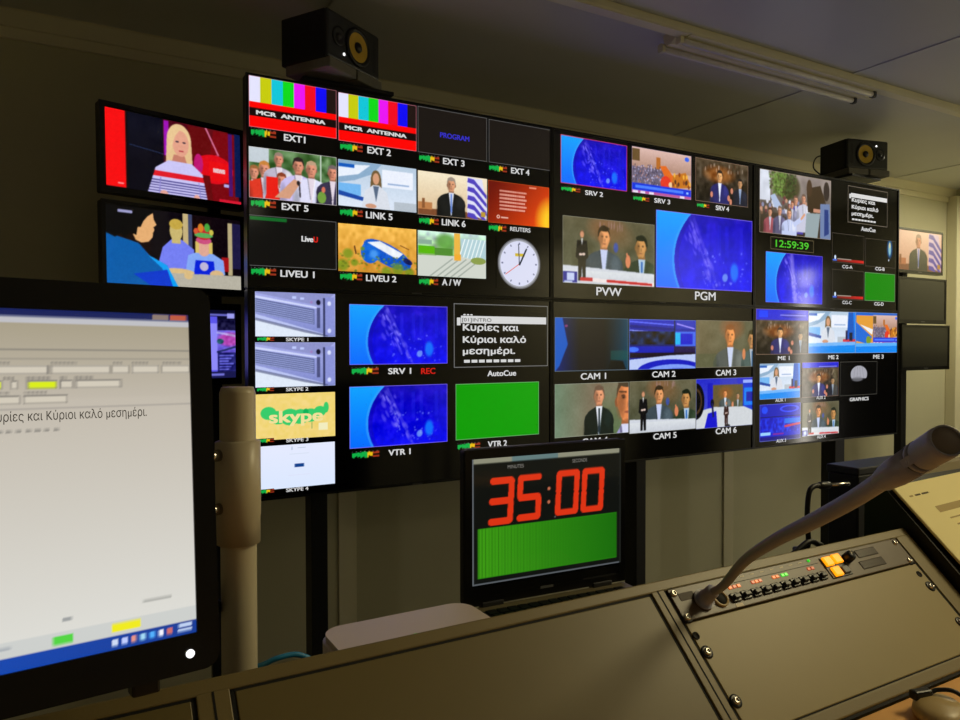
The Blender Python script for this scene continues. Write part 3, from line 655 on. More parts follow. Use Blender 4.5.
def p_cartoon(A):
    c = Cv(A, 110, (.07, .03, .03)); c.grad((.10, .04, .03), (.05, .02, .05), False)
    [c.rect(A * (.55 + .012 * k), .05, A * (.553 + .012 * k), .8, (.20, .07, .04), .5) for k in range(18)]
    c.rect(A * .30, 0, A * .54, .66, (.05, .03, .06)).rect(A * .54, 0, A * .58, .80, (.78, .70, .50)).rect(A * .58, 0, A * .61, .7, (.25, .28, .42)).rect(A * .895, .06, A * .93, .8, (.72, .66, .50)).rect(A * .93, .06, A, .7, (.12, .10, .26)).rect(A * .84, .55, A * .9, .75, (.65, .08, .10))
    bx = A * .49
    c.poly([(bx - .06, .36), (bx + .07, .36), (bx + .24, .48), (bx + .26, .78), (bx - .26, .78), (bx - .18, .48)], (.46, .50, .95)).ell(bx, .25, .085, .14, (.80, .72, .45)).rect(bx - .06, .28, bx + .06, .42, (.80, .72, .45)).ell(bx, .16, .09, .07, (.78, .66, .28))
    tx = A * .70
    c.poly([(tx - .08, .5), (tx + .1, .5), (tx + .28, .60), (tx + .30, .80), (tx - .26, .80), (tx - .22, .56)], (.52, .66, .96)).poly([(tx - .12, .62), (tx + .14, .62), (tx + .16, .84), (tx - .15, .84)], (.04, .14, .85)).ell(tx, .42, .10, .14, (.88, .66, .58)).rect(tx - .12, .36, tx - .07, .52, (.85, .75, .40)).rect(tx + .07, .36, tx + .12, .52, (.85, .75, .40)).ell(tx, .34, .11, .05, (.80, .32, .50)).ell(tx, .24, .13, .09, (.75, .15, .18)).ell(tx - .04, .17, .04, .06, (.85, .5, .15)).ell(tx + .05, .16, .04, .06, (.3, .65, .25)).ell(tx, .27, .13, .035, (.35, .68, .35)).ell(tx - .11, .22, .03, .04, (.85, .35, .2)).ell(tx + .11, .22, .03, .04, (.80, .75, .3))
    c.ell(tx, .70, .06, .06, (.75, .72, .85)).ell(tx + .18, .80, .10, .06, (.86, .72, .52)).ell(bx + .02, .80, .22, .05, (.86, .74, .52)).poly([(A * .40, .82), (A, .80), (A, 1), (A * .40, 1)], (.72, .70, .64)).ell(tx - .22, .84, .06, .05, (.86, .74, .52))
    c.poly([(0, .36), (A * .22, .46), (A * .30, .62), (A * .42, .72), (A * .50, 1), (0, 1)], (.02, .36, .66)).poly([(A * .28, .60), (A * .42, .72), (A * .50, 1), (A * .46, 1), (A * .38, .76)], (.05, .62, .95)).poly([(A * .18, .86), (A * .42, .78), (A * .46, 1), (A * .3, 1)], (.03, .22, .80))
    c.poly([(A * .18, .34), (A * .22, .20), (A * .28, .10), (A * .322, .04), (A * .328, .13), (A * .348, .20), (A * .326, .235), (A * .332, .27), (A * .322, .31), (A * .318, .37), (A * .29, .43), (A * .24, .45), (A * .20, .42)], (.90, .68, .45)).poly([(0, 0), (A * .34, 0), (A * .322, .05), (A * .285, .10), (A * .255, .17), (A * .235, .25), (A * .215, .25), (A * .205, .36), (A * .16, .33), (A * .13, .42), (A * .1, .35), (A * .06, .41), (0, .36)], (.02, .02, .03))
    c.rect(A * .08, .05, A * .18, .085, (.62, .62, .80))
    c.noise(60, .02).soft(2)
    return c
def p_browser(A):
    c = Cv(A, 90, (.12, .12, .42)); c.rect(0, 0, A, .16, (.04, .04, .16)).rect(0, .06, A * .95, .09, (.42, .42, .80)).rect(A * .93, .05, A * .99, .12, (.62, .62, .95)).rect(0, .10, A * .845, .90, (.36, .34, .92)).rect(A * .60, .20, A * .845, .88, (.56, .54, .98)).rect(A * .845, .14, A, .30, (.08, .07, .22))
    c.rect(A * .845, .30, A, .62, (.42, .36, .85)).ell(A * .95, .43, .20, .12, (.72, .25, .66), .9, soft=.6).ell(A * .87, .46, .05, .04, (.15, .35, .42)).line(A * .84, .62, A, .54, .03, (.12, .16, .38)).line(A * .84, .33, A, .38, .03, (.75, .75, .95), .7)
    for k in range(6): c.rect(A * .86, .66 + .04 * k, A * (.98 - .02 * (k % 3)), .68 + .04 * k, (.40, .40, .86))
    c.rect(0, .9, A, 1, (.10, .10, .30)).rect(A * .5, .93, A * .9, .96, (.45, .45, .85)); c.noise(30, .12, box=(A * .845, .14, A, .9), tint=(.8, .8, 1)).soft(1); return c
def p_app(A):
    """office program with form fields and a blank text area, seen from its right half"""
    c = Cv(A, 190, (.80, .79, .76)); c.grad((.60, .565, .48), (.70, .67, .62), box=(0, .0, A, .26)).grad((.71, .68, .63), (.82, .82, .80), box=(0, .26, A, 1.0))
    c.rect(0, 0, A, .024, (.08, .12, .33)).rect(A * .932, .004, A * .962, .022, (.52, .45, .42)).rect(A * .964, .004, A * .995, .022, (.70, .33, .24)).rect(0, .024, A, .042, (.70, .70, .72))
    def field(x0, y, x1, k=(.77, .74, .68), h=.026):
        c.rect(A * x0, y, A * x1, y + h, (.52, .50, .47)).rect(A * x0 + .004, y + .004, A * x1 - .003, y + h - .003, k)
    for x0, x1 in ((.50, .759), (.762, .857), (.860, .890), (.894, .943), (.947, .998)): field(x0, .163, x1)
    for x0, x1 in ((.40, .60), (.703, .713), (.776, .797), (.800, .876)): field(x0, .206, x1)
    for x0, x1 in ((.40, .716), (.721, .788)): field(x0, .248, x1)
    field(.610, .206, .691, (.80, .87, .10)); field(.726, .206, .773, (.80, .87, .10))
    def lab(x0, x1, y):
        x = x0
        while x < x1 - .004: c.rect(A * x, y, A * (x + .0045), y + .009, (.50, .48, .45), .75); x += .006
    for x0, x1, y in ((.62, .705, .152), (.763, .808, .152), (.862, .882, .152), (.894, .927, .152), (.948, .985, .152), (.692, .713, .195), (.726, .764, .195), (.777, .789, .195), (.80, .833, .195), (.66, .703, .237), (.722, .760, .237)): lab(x0, x1, y)
    c.rect(0, .117, A, .120, (.52, .50, .46)).rect(0, .144, A, .147, (.52, .50, .46)).rect(0, .284, A, .287, (.55, .53, .51))
    for k in range(8): c.rect(A * (.668 + .0139 * k), .346, A * (.6765 + .0139 * k), .353, (.45, .44, .42), .7)
    c.rect(0, .916, A, .957, (.75, .76, .75)); c.rect(A * .762, .926, A * .791, .950, (.30, .78, .25)).rect(A * .852, .924, A * .900, .948, (.88, .86, .12)).rect(A * .66, .928, A * .70, .936, (.62, .64, .66)).rect(A * .905, .872, A * .955, .879, (.64, .64, .62)).rect(A * .775, .880, A * .79, .889, (.58, .59, .59))
    c.grad((.02, .34, .82), (.08, .22, .55), False, (0, .957, A, 1))
    for k, q in enumerate(((.75, .80, .9), (.7, .75, .95), (.85, .55, .5), (.6, .8, .9), (.3, .65, .95), (.9, .9, .95), (.75, .4, .4))): c.rect(A * (.853 + .0155 * k), .968, A * (.862 + .0155 * k), .988, q)
    c.a = np.clip(c.a * 1.07, 0, 1)
    c.rect(A * .967, .964, A * .990, .973, (.75, .82, .95)).rect(A * .964, .978, A * .991, .987, (.75, .82, .95))
    return c

def pane(name, cv, parent, x0, z1, x1, z0, y=-0.0015, m='screen', label=None):
    """a lit picture on a screen, facing local -Y, from (x0, z1) top left to (x1, z0)"""
    a = cv.out(); a = np.where(a <= .04045, a / 12.92, ((a + .055) / 1.055) ** 2.4)
    h, w, _ = a.shape
    X = np.linspace(x0, x1, w); Z = np.linspace(z1, z0, h)
    co = np.zeros((h, w, 3)); co[..., 0] = X[None, :]; co[..., 1] = y; co[..., 2] = Z[:, None]
    idx = np.arange(h * w).reshape(h, w)
    q = np.stack([idx[1:, :-1], idx[1:, 1:], idx[:-1, 1:], idx[:-1, :-1]], -1).reshape(-1)
    me = bpy.data.meshes.new(name)
    nf = (h - 1) * (w - 1)
    me.vertices.add(h * w); me.vertices.foreach_set('co', co.ravel())
    me.loops.add(nf * 4); me.loops.foreach_set('vertex_index', q)
    me.polygons.add(nf); me.polygons.foreach_set('loop_start', np.arange(nf) * 4)
    me.update(calc_edges=True)
    at = me.color_attributes.new('Col', 'FLOAT_COLOR', 'POINT')
    at.data.foreach_set('color', np.concatenate([a, np.ones((h, w, 1))], -1).astype(np.float32).ravel())
    me.materials.append(M[m])
    o = bpy.data.objects.new(name, me); COL.objects.link(o)
    if parent is not None: o.parent = parent
    if label: o['label'] = label
    return o
def meter(A=3.0):
    c = Cv(A, 12, (0, 0, 0)); r = np.random.RandomState(4)
    for k in range(20):
        x = A * k / 20; q = (.06, .68, .27) if k < 11 else (.92, .74, .08) if k < 15 else (.62, .20, .10)
        c.rect(x, .12 + .12 * r.rand(), x + A / 20, .60 + .3 * r.rand() if k < 15 else .40, q)
        if k >= 15: c.rect(x, .62, x + A / 20, .85, q)
        if k % 3 == 0: c.rect(x, .0, x + A / 40, .12, (.55, .58, .58))
    return c

# ------------------------------------------------------------------ the room
FL = -0.24                                             # floor level
RX0, RX1, RY0, RY1, RH = -1.5, 6.14, -1.9, 3.18, 2.52
def room():
    for n, a, m in (('floor', (RX0 - .1, RX1 + .1, RY0 - .1, RY1 + .1, FL - .1, FL), 'floor'), ('ceiling', (RX0 - .1, RX1 + .1, RY0 - .1, RY1 + .1, RH, RH + .1), 'ceil'),
                    ('wall_back', (RX0 - .1, RX1 + .1, RY1, RY1 + .1, FL, RH), 'wall'), ('wall_front', (RX0 - .1, RX1 + .1, RY0 - .1, RY0, FL, RH), 'wall'),
                    ('wall_left', (RX0 - .1, RX0, RY0, RY1, FL, RH), 'wall'), ('wall_right', (RX1, RX1 + .1, RY0, RY1, FL, RH), 'wall')):
        bm = bmesh.new(); add_box(bm, *a); struct(n, bm, m)
    bm = bmesh.new()                                    # stepped cornice along the back wall
    add_prism(bm, [(3.18, 2.418), (3.166, 2.418), (3.164, 2.456), (3.154, 2.458), (3.150, 2.515), (3.144, 2.52), (3.18, 2.52)], 'x', RX0, RX1); struct('trim_1', bm, 'trim')
    for i, (xa, xb) in enumerate(((1.080, 1.165), (3.565, 3.65))):
        bm = bmesh.new(); add_box(bm, xa, xb, 3.171, 3.18, FL, 2.418, bev=.003); struct('trim_%d' % (i + 2), bm, 'trim')
    bm = bmesh.new(); add_box(bm, 6.06, 6.14, 3.10, 3.18, FL, 2.46, bev=.006); struct('trim_4', bm, 'trim')
    for i, x in enumerate((0.86, 3.11, 5.3)):
        bm = bmesh.new(); add_box(bm, x - .012, x + .012, RY0, 3.144, 2.516, 2.52, bev=.001); struct('trim_%d' % (i + 5), bm, 'ceil')
    bm = bmesh.new(); add_box(bm, 6.125, RX1, RY0, -.55, FL, 1.25, bev=.003); add_box(bm, 6.125, RX1, .65, 2.7, FL, 1.25, bev=.003); struct('trim_9', bm, 'darkener')  # unseen dark panels, added so the lower screens mirror less light
    bm = bmesh.new(); add_box(bm, RX0, RX1, 3.166, 3.18, FL, FL + .08, bev=.003); struct('baseboard_back', bm, 'trim')
room()
def door():
    t = thing('door_1', 'pale door standing ajar in the right wall', 'door', (6.138, .44, FL))
    t['kind'] = 'structure'
    BX('leaf', 'trim', t, -.04, 0, -.90, 0, .005, 2.02, bev=.003)
    BX('frame', 'trim', t, -.05, .0, .115, .165, 0, 2.08, bev=.003)
    BX('frame', 'trim', t, -.05, .0, -.96, -.91, 0, 2.08, bev=.003)
    BX('frame', 'trim', t, -.05, .0, -.91, .115, 2.03, 2.08, bev=.003)
    BX('handle', 'chrome', t, -.10, -.04, -.11, -.09, 1.0, 1.02, bev=.003)
door()

# ------------------------------------------------------------------ ceiling light and trunking
def ceiling_things():
    t = thing('cable_trunking', 'long cream cable trunking running along the ceiling beside the unlit tubes', 'trunking', (0, 2.035, 2.52))
    BX('channel', 'fix', t, RX0, RX1, 0, .055, -.030, 0, bev=.004)
    BX('cover', 'fix', t, RX0, 2.09, .004, .051, -.034, -.030, bev=.0015)
    BX('cover', 'fix', t, 2.105, RX1, .004, .051, -.034, -.030, bev=.0015)
    f = thing('ceiling_light', 'unlit twin tube light fitting on the ceiling, pale metal body', 'ceiling light', (2.075, 2.100, 2.52))
    bm = bmesh.new(); add_prism(bm, [(-.004, 0), (.062, 0), (.058, -.030), (.040, -.045), (.018, -.045), (0, -.030)], 'x', 0, 1.30); obj('body', bm, 'fix', f)
    for y in (-.020, .078):
        bm = bmesh.new(); add_lathe(bm, [(0, 0), (.010, 0), (.013, .006), (.013, 1.212), (.010, 1.218), (0, 1.218)], 20, axis_m((.022, y, -.046), (1, 0, 0))); obj('tube', bm, 'tube', f)
        for x in (.0, 1.240):
            bm = bmesh.new(); add_prism(bm, rrect(y - .014, -.060, y + .014, -.026, .008), 'x', x, x + .016); obj('lamp_holder', bm, 'darkgrey' if x > 1 else 'fix', f)
        BX('reflector', 'fix', f, .02, 1.28, min(y, .029) + (.006 if y < 0 else 0), max(y, .029) - (.006 if y > .05 else 0), -.034, -.030)
ceiling_things()

# ------------------------------------------------------------------ the wall of displays
DW, DH, DX, DY, DTOP = 1.23, 0.7105, 0.5354, 2.4827, 2.1999
TILES = {
    'ext1': ('A', 0.011, 0.008, 0.310, 0.176),
    'ext2': ('A', 0.317, 0.012, 0.617, 0.180),
    'ext3': ('A', 0.623, 0.011, 0.920, 0.181),
    'ext4': ('A', 0.929, 0.013, 1.225, 0.181),
    'ext5': ('A', 0.009, 0.241, 0.309, 0.409),
    'link5': ('A', 0.315, 0.245, 0.616, 0.407),
    'link6': ('A', 0.622, 0.248, 0.921, 0.411),
    'agency': ('A', 0.926, 0.251, 1.217, 0.416),
    'live1': ('A', 0.007, 0.466, 0.307, 0.634),
    'live2': ('A', 0.314, 0.469, 0.615, 0.637),
    'garden': ('A', 0.621, 0.470, 0.915, 0.639),
    'clock': ('A', 0.962, 0.469, 1.180, 0.673),
    'rack1': ('D', 0.026, 0.007, 0.301, 0.158),
    'rack2': ('D', 0.025, 0.178, 0.300, 0.329),
    'logo': ('D', 0.024, 0.352, 0.299, 0.507),
    'white': ('D', 0.022, 0.527, 0.297, 0.675),
    'srv1': ('D', 0.353, 0.042, 0.744, 0.258),
    'vtr1': ('D', 0.352, 0.336, 0.743, 0.557),
    'cue': ('D', 0.772, 0.028, 1.210, 0.275),
    'vtr2': ('D', 0.779, 0.338, 1.166, 0.555),
    'srv2': ('B', 0.045, 0.023, 0.405, 0.224),
    'srv3': ('B', 0.433, 0.020, 0.795, 0.223),
    'srv4': ('B', 0.823, 0.020, 1.182, 0.222),
    'pvw': ('B', 0.056, 0.357, 0.567, 0.638),
    'pgm': ('B', 0.577, 0.287, 1.214, 0.637),
    'demo': ('C', 0.038, 0.020, 0.602, 0.336),
    'cue2': ('C', 0.751, 0.028, 1.117, 0.228),
    'time': ('C', 0.121, 0.351, 0.461, 0.415),
    'globe': ('C', 0.086, 0.429, 0.535, 0.684),
    'cga': ('C', 0.616, 0.295, 0.899, 0.453),
    'cgb': ('C', 0.914, 0.303, 1.199, 0.459),
    'cgc': ('C', 0.618, 0.491, 0.896, 0.653),
    'cgd': ('C', 0.908, 0.493, 1.197, 0.653),
    'cam1': ('E', 0.016, 0.073, 0.414, 0.299),
    'cam2': ('E', 0.421, 0.074, 0.828, 0.299),
    'cam3': ('E', 0.832, 0.072, 1.225, 0.297),
    'cam4': ('E', 0.016, 0.352, 0.417, 0.577),
    'cam5': ('E', 0.422, 0.351, 0.831, 0.584),
    'cam6': ('E', 0.833, 0.350, 1.233, 0.587),
    'me1': ('F', 0.016, 0.008, 0.423, 0.238),
    'me2': ('F', 0.424, 0.009, 0.828, 0.235),
    'me3': ('F', 0.829, 0.008, 1.230, 0.235),
    'aux1': ('F', 0.046, 0.284, 0.357, 0.465),
    'aux2': ('F', 0.374, 0.282, 0.679, 0.467),
    'graphics': ('F', 0.694, 0.283, 1.032, 0.470),
    'aux3': ('F', 0.048, 0.491, 0.362, 0.678),
    'aux4': ('F', 0.377, 0.495, 0.686, 0.672),
}
CAPS = [
    ('ext1', 'EXT1', 0.162, 0.196, 0.072, 0.0271),
    ('ext2', 'EXT 2', 0.469, 0.199, 0.089, 0.0288),
    ('ext3', 'EXT 3', 0.773, 0.201, 0.091, 0.0285),
    ('ext4', 'EXT 4', 1.075, 0.201, 0.086, 0.0280),
    ('ext5', 'EXT 5', 0.162, 0.429, 0.090, 0.0272),
    ('link5', 'LINK 5', 0.468, 0.431, 0.101, 0.0288),
    ('link6', 'LINK 6', 0.772, 0.432, 0.101, 0.0286),
    ('agency', 'REUTERS', 1.075, 0.434, 0.096, 0.0201),
    ('live1', 'LIVEU 1', 0.169, 0.655, 0.116, 0.0273),
    ('live2', 'LIVEU 2', 0.475, 0.657, 0.116, 0.0272),
    ('garden', 'A / W', 0.762, 0.659, 0.080, 0.0286),
    ('rack1', 'SKYPE 1', 0.166, 0.168, 0.076, 0.0144),
    ('rack2', 'SKYPE 2', 0.165, 0.338, 0.076, 0.0144),
    ('logo', 'SKYPE 3', 0.164, 0.512, 0.076, 0.0144),
    ('white', 'SKYPE 4', 0.163, 0.682, 0.076, 0.0145),
    ('srv1', 'SRV 1', 0.546, 0.283, 0.090, 0.0258),
    ('srv1', 'REC', 0.662, 0.285, 0.058, 0.0264),
    ('vtr1', 'VTR 1', 0.544, 0.582, 0.087, 0.0259),
    ('cue', 'AutoCue', 0.987, 0.300, 0.132, 0.0259),
    ('vtr2', 'VTR 2', 0.966, 0.580, 0.087, 0.0279),
    ('srv2', 'SRV 2', 0.221, 0.251, 0.095, 0.0234),
    ('srv3', 'SRV 3', 0.613, 0.246, 0.095, 0.0249),
    ('srv4', 'SRV 4', 1.002, 0.243, 0.089, 0.0264),
    ('pvw', 'PVW', 0.304, 0.667, 0.139, 0.0434),
    ('pgm', 'PGM', 0.890, 0.667, 0.135, 0.0474),
    ('cue2', 'AutoCue', 0.937, 0.254, 0.130, 0.0279),
    ('cga', 'CG-A', 0.749, 0.473, 0.089, 0.0219),
    ('cgb', 'CG-B', 1.049, 0.469, 0.086, 0.0227),
    ('cgc', 'CG-C', 0.748, 0.668, 0.080, 0.0219),
    ('cgd', 'CG-D', 1.042, 0.668, 0.086, 0.0227),
    ('cam1', 'CAM 1', 0.219, 0.322, 0.136, 0.0323),
    ('cam2', 'CAM 2', 0.627, 0.322, 0.142, 0.0321),
    ('cam3', 'CAM 3', 1.033, 0.323, 0.139, 0.0340),
    ('cam4', 'CAM 4', 0.228, 0.601, 0.137, 0.0303),
    ('cam5', 'CAM 5', 0.635, 0.605, 0.142, 0.0322),
    ('cam6', 'CAM 6', 1.036, 0.605, 0.143, 0.0341),
    ('me1', 'ME 1', 0.226, 0.257, 0.089, 0.0247),
    ('me2', 'ME 2', 0.633, 0.256, 0.086, 0.0260),
    ('me3', 'ME 3', 1.042, 0.257, 0.096, 0.0274),
    ('aux1', 'AUX 1', 0.202, 0.472, 0.077, 0.0206),
    ('aux2', 'AUX 2', 0.529, 0.471, 0.076, 0.0215),
    ('graphics', 'GRAPHICS', 0.866, 0.492, 0.170, 0.0224),
    ('aux3', 'AUX 3', 0.210, 0.681, 0.074, 0.0206),
    ('aux4', 'AUX 4', 0.534, 0.681, 0.072, 0.0215),
]
METERS = [
    ('ext1', 0.017, 0.193, 0.082, 0.0282),
    ('ext2', 0.323, 0.200, 0.083, 0.0282),
    ('ext3', 0.628, 0.201, 0.083, 0.0280),
    ('ext4', 0.930, 0.202, 0.082, 0.0275),
    ('ext5', 0.015, 0.427, 0.082, 0.0283),
    ('link5', 0.321, 0.430, 0.084, 0.0283),
    ('link6', 0.627, 0.434, 0.081, 0.0281),
    ('agency', 0.928, 0.437, 0.081, 0.0276),
    ('live1', 0.014, 0.653, 0.082, 0.0284),
    ('live2', 0.320, 0.656, 0.082, 0.0284),
    ('garden', 0.626, 0.661, 0.079, 0.0281),
    ('rack1', 0.032, 0.167, 0.056, 0.0151),
    ('rack2', 0.030, 0.336, 0.056, 0.0151),
    ('logo', 0.029, 0.508, 0.056, 0.0151),
    ('white', 0.028, 0.679, 0.056, 0.0152),
    ('srv1', 0.361, 0.281, 0.102, 0.0288),
    ('vtr1', 0.361, 0.582, 0.103, 0.0271),
    ('vtr2', 0.787, 0.581, 0.100, 0.0273),
    ('srv2', 0.048, 0.247, 0.099, 0.0209),
    ('srv3', 0.441, 0.248, 0.094, 0.0222),
    ('srv4', 0.833, 0.242, 0.081, 0.0212),
]
def add_frame(bm, x0, z0, x1, z1, t, y0, y1):
    """a flat rectangular ring: one connected piece"""
    b = bmesh.new()
    o = [(x0, z0), (x1, z0), (x1, z1), (x0, z1)]; i = [(x0 + t, z0 + t), (x1 - t, z0 + t), (x1 - t, z1 - t), (x0 + t, z1 - t)]
    V = [[b.verts.new((p[0], y, p[1])) for p in L] for y in (y0, y1) for L in (o, i)]
    for k in range(4):
        j = (k + 1) % 4
        b.faces.new((V[0][k], V[0][j], V[1][j], V[1][k])); b.faces.new((V[2][k], V[2][j], V[3][j], V[3][k]))
        b.faces.new((V[0][k], V[0][j], V[2][j], V[2][k])); b.faces.new((V[1][k], V[1][j], V[3][j], V[3][k]))
    bmesh.ops.recalc_face_normals(b, faces=b.faces)
    _merge(bm, b)
DISP = {
    'A': (0, 0, 'large wall display showing colour bars, a crowd, a beach boat and a round clock'),
    'B': (1, 0, 'large wall display showing two big panes captioned PVW and PGM under three small ones'),
    'C': (2, 0, 'large wall display showing a street crowd and a green digital time readout'),
    'D': (0, 1, 'large wall display showing server boxes, green cloud logo, script text, plain green pane'),
    'E': (1, 1, 'large wall display showing six studio camera views captioned CAM 1 to CAM 6'),
    'F': (2, 1, 'large wall display with a wide three-part strip above small studio views and a grey dome'),
}
def disp_root(k):
    i, j, label = DISP[k]
    t = thing('wall_display', label, 'display', (DX + i * DW, DY, DTOP - (j + 1) * DH), 0, 'large displays of the video wall')
    BX('housing', 'black', t, .0015, DW - .0015, .003, .05, .0015, DH - .0015, bev=.004)
    bm = bmesh.new(); add_frame(bm, .001, .001, DW - .001, DH - .001, .0075, -.005, .006); obj('bezel', bm, 'bezel', t)
    BX('screen', 'panel', t, .008, DW - .008, 0, .004, .008, DH - .008)
    BX('badge', 'grey', t, DW / 2 - .02, DW / 2 + .02, -.0058, -.004, .002, .006)
    return t
PAINT = {
    'ext1': lambda A: p_bars(A), 'ext2': lambda A: p_bars(A), 'ext3': lambda A: p_plain(A, (.10, .08, .065)), 'ext4': lambda A: p_plain(A, (.10, .08, .065)),
    'ext5': p_crowd, 'link5': p_studio_white, 'link6': p_speech, 'agency': p_agency,
    'live1': lambda A: p_plain(A, (.05, .05, .05)).rect(.03, .03, A * .42, .10, (.05, .40, .15)), 'live2': p_boat, 'garden': p_garden, 'clock': p_clock,
    'rack1': p_rack, 'rack2': p_rack, 'logo': p_logo, 'white': p_white, 'srv1': lambda A: p_globe(A, 3), 'vtr1': lambda A: p_globe(A, 3),
    'cue': lambda A: p_plain(A, (.0, .0, .0), (.52, .52, .52)), 'vtr2': lambda A: p_plain(A, (.0, .61, .0), (.45, .62, .45)),
    'srv2': lambda A: p_globe(A, 3).border((.82, .25, .35), .02), 'srv3': p_hall, 'srv4': lambda A: p_two(A), 'pvw': p_pvw, 'pgm': lambda A: p_globe(A, 5),
    'demo': p_demo, 'cue2': lambda A: p_plain(A, (.0, .0, .0), (.60, .55, .48), .016), 'time': lambda A: p_plain(A, (.02, .02, .01), (.40, .36, .26), .05),
    'globe': lambda A: p_globe(A, 7, .55), 'cga': lambda A: p_cg(A, 'bar'), 'cgb': lambda A: p_cg(A, 'map'), 'cgc': lambda A: p_cg(A, 'bar'), 'cgd': lambda A: p_plain(A, (0, .52, 0), (.35, .52, .33), .03),
    'cam1': p_cam1, 'cam2': p_cam2, 'cam3': p_cam3, 'cam4': p_cam4, 'cam5': lambda A: p_pvw(A, False), 'cam6': p_cam6,
    'me1': lambda A: p_two(A, 1.0, .24), 'me2': lambda A: p_studio_white(A, 'blue'), 'me3': p_mosaic, 'aux1': lambda A: p_studio_white(A, 'blue'), 'aux2': lambda A: p_two(A, 1.0, .16),
    'graphics': p_dome, 'aux3': p_blueui, 'aux4': lambda A: p_pvw(A, True, 60),
}
PL = {'ext1': 'colour bars over red', 'ext2': 'colour bars over red', 'ext3': 'dark pane with tiny blue word', 'ext4': 'empty dark pane', 'ext5': 'crowd outdoors with two men at a microphone', 'link5': 'newsreader in a white studio',
      'link6': 'man in dark suit beside a striped flag', 'agency': 'orange slate with pale text lines', 'live1': 'black pane with small white and orange logo', 'live2': 'blue and white boat on sand', 'garden': 'terrace with garden and yellow post', 'clock': 'round white clock face',
      'rack1': 'lavender server front', 'rack2': 'lavender server front', 'logo': 'green cloud logo on yellow', 'white': 'white page with small blue button', 'srv1': 'blue globe graphic', 'vtr1': 'blue globe graphic', 'cue': 'black pane with white script text', 'vtr2': 'plain green pane',
      'srv2': 'blue globe graphic with red outline', 'srv3': 'assembly hall with blue caption bar', 'srv4': 'two men on a dark background', 'pvw': 'presenter in front of a video wall', 'pgm': 'large blue globe graphic', 'demo': 'street crowd with a boy in white', 'cue2': 'small script text pane', 'time': 'digital time pane',
      'globe': 'small blue globe graphic', 'cga': 'black pane with red bar', 'cgb': 'black pane with pale blue shape', 'cgc': 'black pane with red bar', 'cgd': 'plain green pane', 'cam1': 'dark studio corner', 'cam2': 'blue studio desk', 'cam3': 'two men on olive wall', 'cam4': 'presenter beside a large face', 'cam5': 'standing presenter and two men',
      'cam6': 'wide studio view', 'me1': 'two men under a blue band', 'me2': 'white studio in blue frame', 'me3': 'split picture in blue frame', 'aux1': 'white studio in blue frame', 'aux2': 'two men, dark', 'graphics': 'grey dome on black', 'aux3': 'blue graphic page', 'aux4': 'standing presenter and two men'}
def displays():
    roots = {k: disp_root(k) for k in DISP}
    P = {}
    for n, (k, u0, v0, u1, v1) in TILES.items():
        A = (u1 - u0) / (v1 - v0)
        P[n] = pane('picture', PAINT[n](A), roots[k], u0, DH - v0, u1, DH - v1, label=PL[n])
    for n, s, u, v, w, h in CAPS:
        text('caption', s, 'textred' if s == 'REC' else 'text', P[n], u, DH - v, w, h * .82, heavy=.0009 if h > .022 else .0004)
    for n, u, v, w, h in METERS:
        pane('audio_meter', meter(w / h), P[n], u, DH - v + h / 2, u + w, DH - v - h / 2, y=-.0022)
    def on(n, s, m, fx, fy, fw, fh, heavy=.0009):           # lettering inside a picture, in fractions of it
        k, u0, v0, u1, v1 = TILES[n]
        return text('lettering', s, m, P[n], u0 + fx * (u1 - u0), DH - (v0 + fy * (v1 - v0)), fw * (u1 - u0), fh * (v1 - v0), heavy=heavy)
    for n in ('ext1', 'ext2'): on(n, 'MCR  ANTENNA', 'text', .47, .705, .78, .075, .0014)
    on('live1', 'Live', 'text', .655, .40, .13, .11, .0012); on('live1', 'U', 'textred', .752, .40, .045, .11, .0012)
    bl = glow('lettering_blue', (.22, .20, .80), .9); M['textblue'] = bl
    on('ext3', 'PROGRAM', 'textblue', .52, .55, .42, .11, .0008)
    yl = glow('lettering_cream', (.97, .90, .62), .95); M['textcream'] = yl
    on('logo', 'skype', 'textcream', .50, .50, .66, .26, .0022)
    for n, s in (('cue', 1), ('cue2', 1)):
        for i, (q, w) in enumerate((('Kυρίες кαι', .58), ('Kύριοι кαλό', .66), ('μεσημέρι.', .54))):
            on(n, q, 'text', .09 + w / 2, (.37, .56, .74)[i] + (0 if n == 'cue' else .0), w, .10, .0012)
        k, u0, v0, u1, v1 = TILES[n]; w_, h_ = u1 - u0, v1 - v0
        for i in range(8):
            BX('dash', 'text', P[n], u0 + w_ * (.10 + .076 * i), u0 + w_ * (.158 + .076 * i), -.0028, -.0022, DH - v0 - h_ * .925, DH - v0 - h_ * .88)
        BX('cursor_bar', 'text', P[n], u0 + .07 * w_, u1 - .02 * w_, -.0028, -.0022, DH - v0 - h_ * .305, DH - v0 - h_ * .19)
        BX('cursor_mark', 'text', P[n], u0 + .03 * w_, u0 + .065 * w_, -.0028, -.0022, DH - v0 - h_ * .34, DH - v0 - h_ * .22)
        if n == 'cue':
            on(n, '[01]INTRO', 'textdark', .23, .25, .30, .055, .0)
            on(n, '...', 'text', .14, .13, .09, .10, .001)
    on('time', '12:59:39', 'textgreen', .49, .50, .76, .56, .0010)
displays()

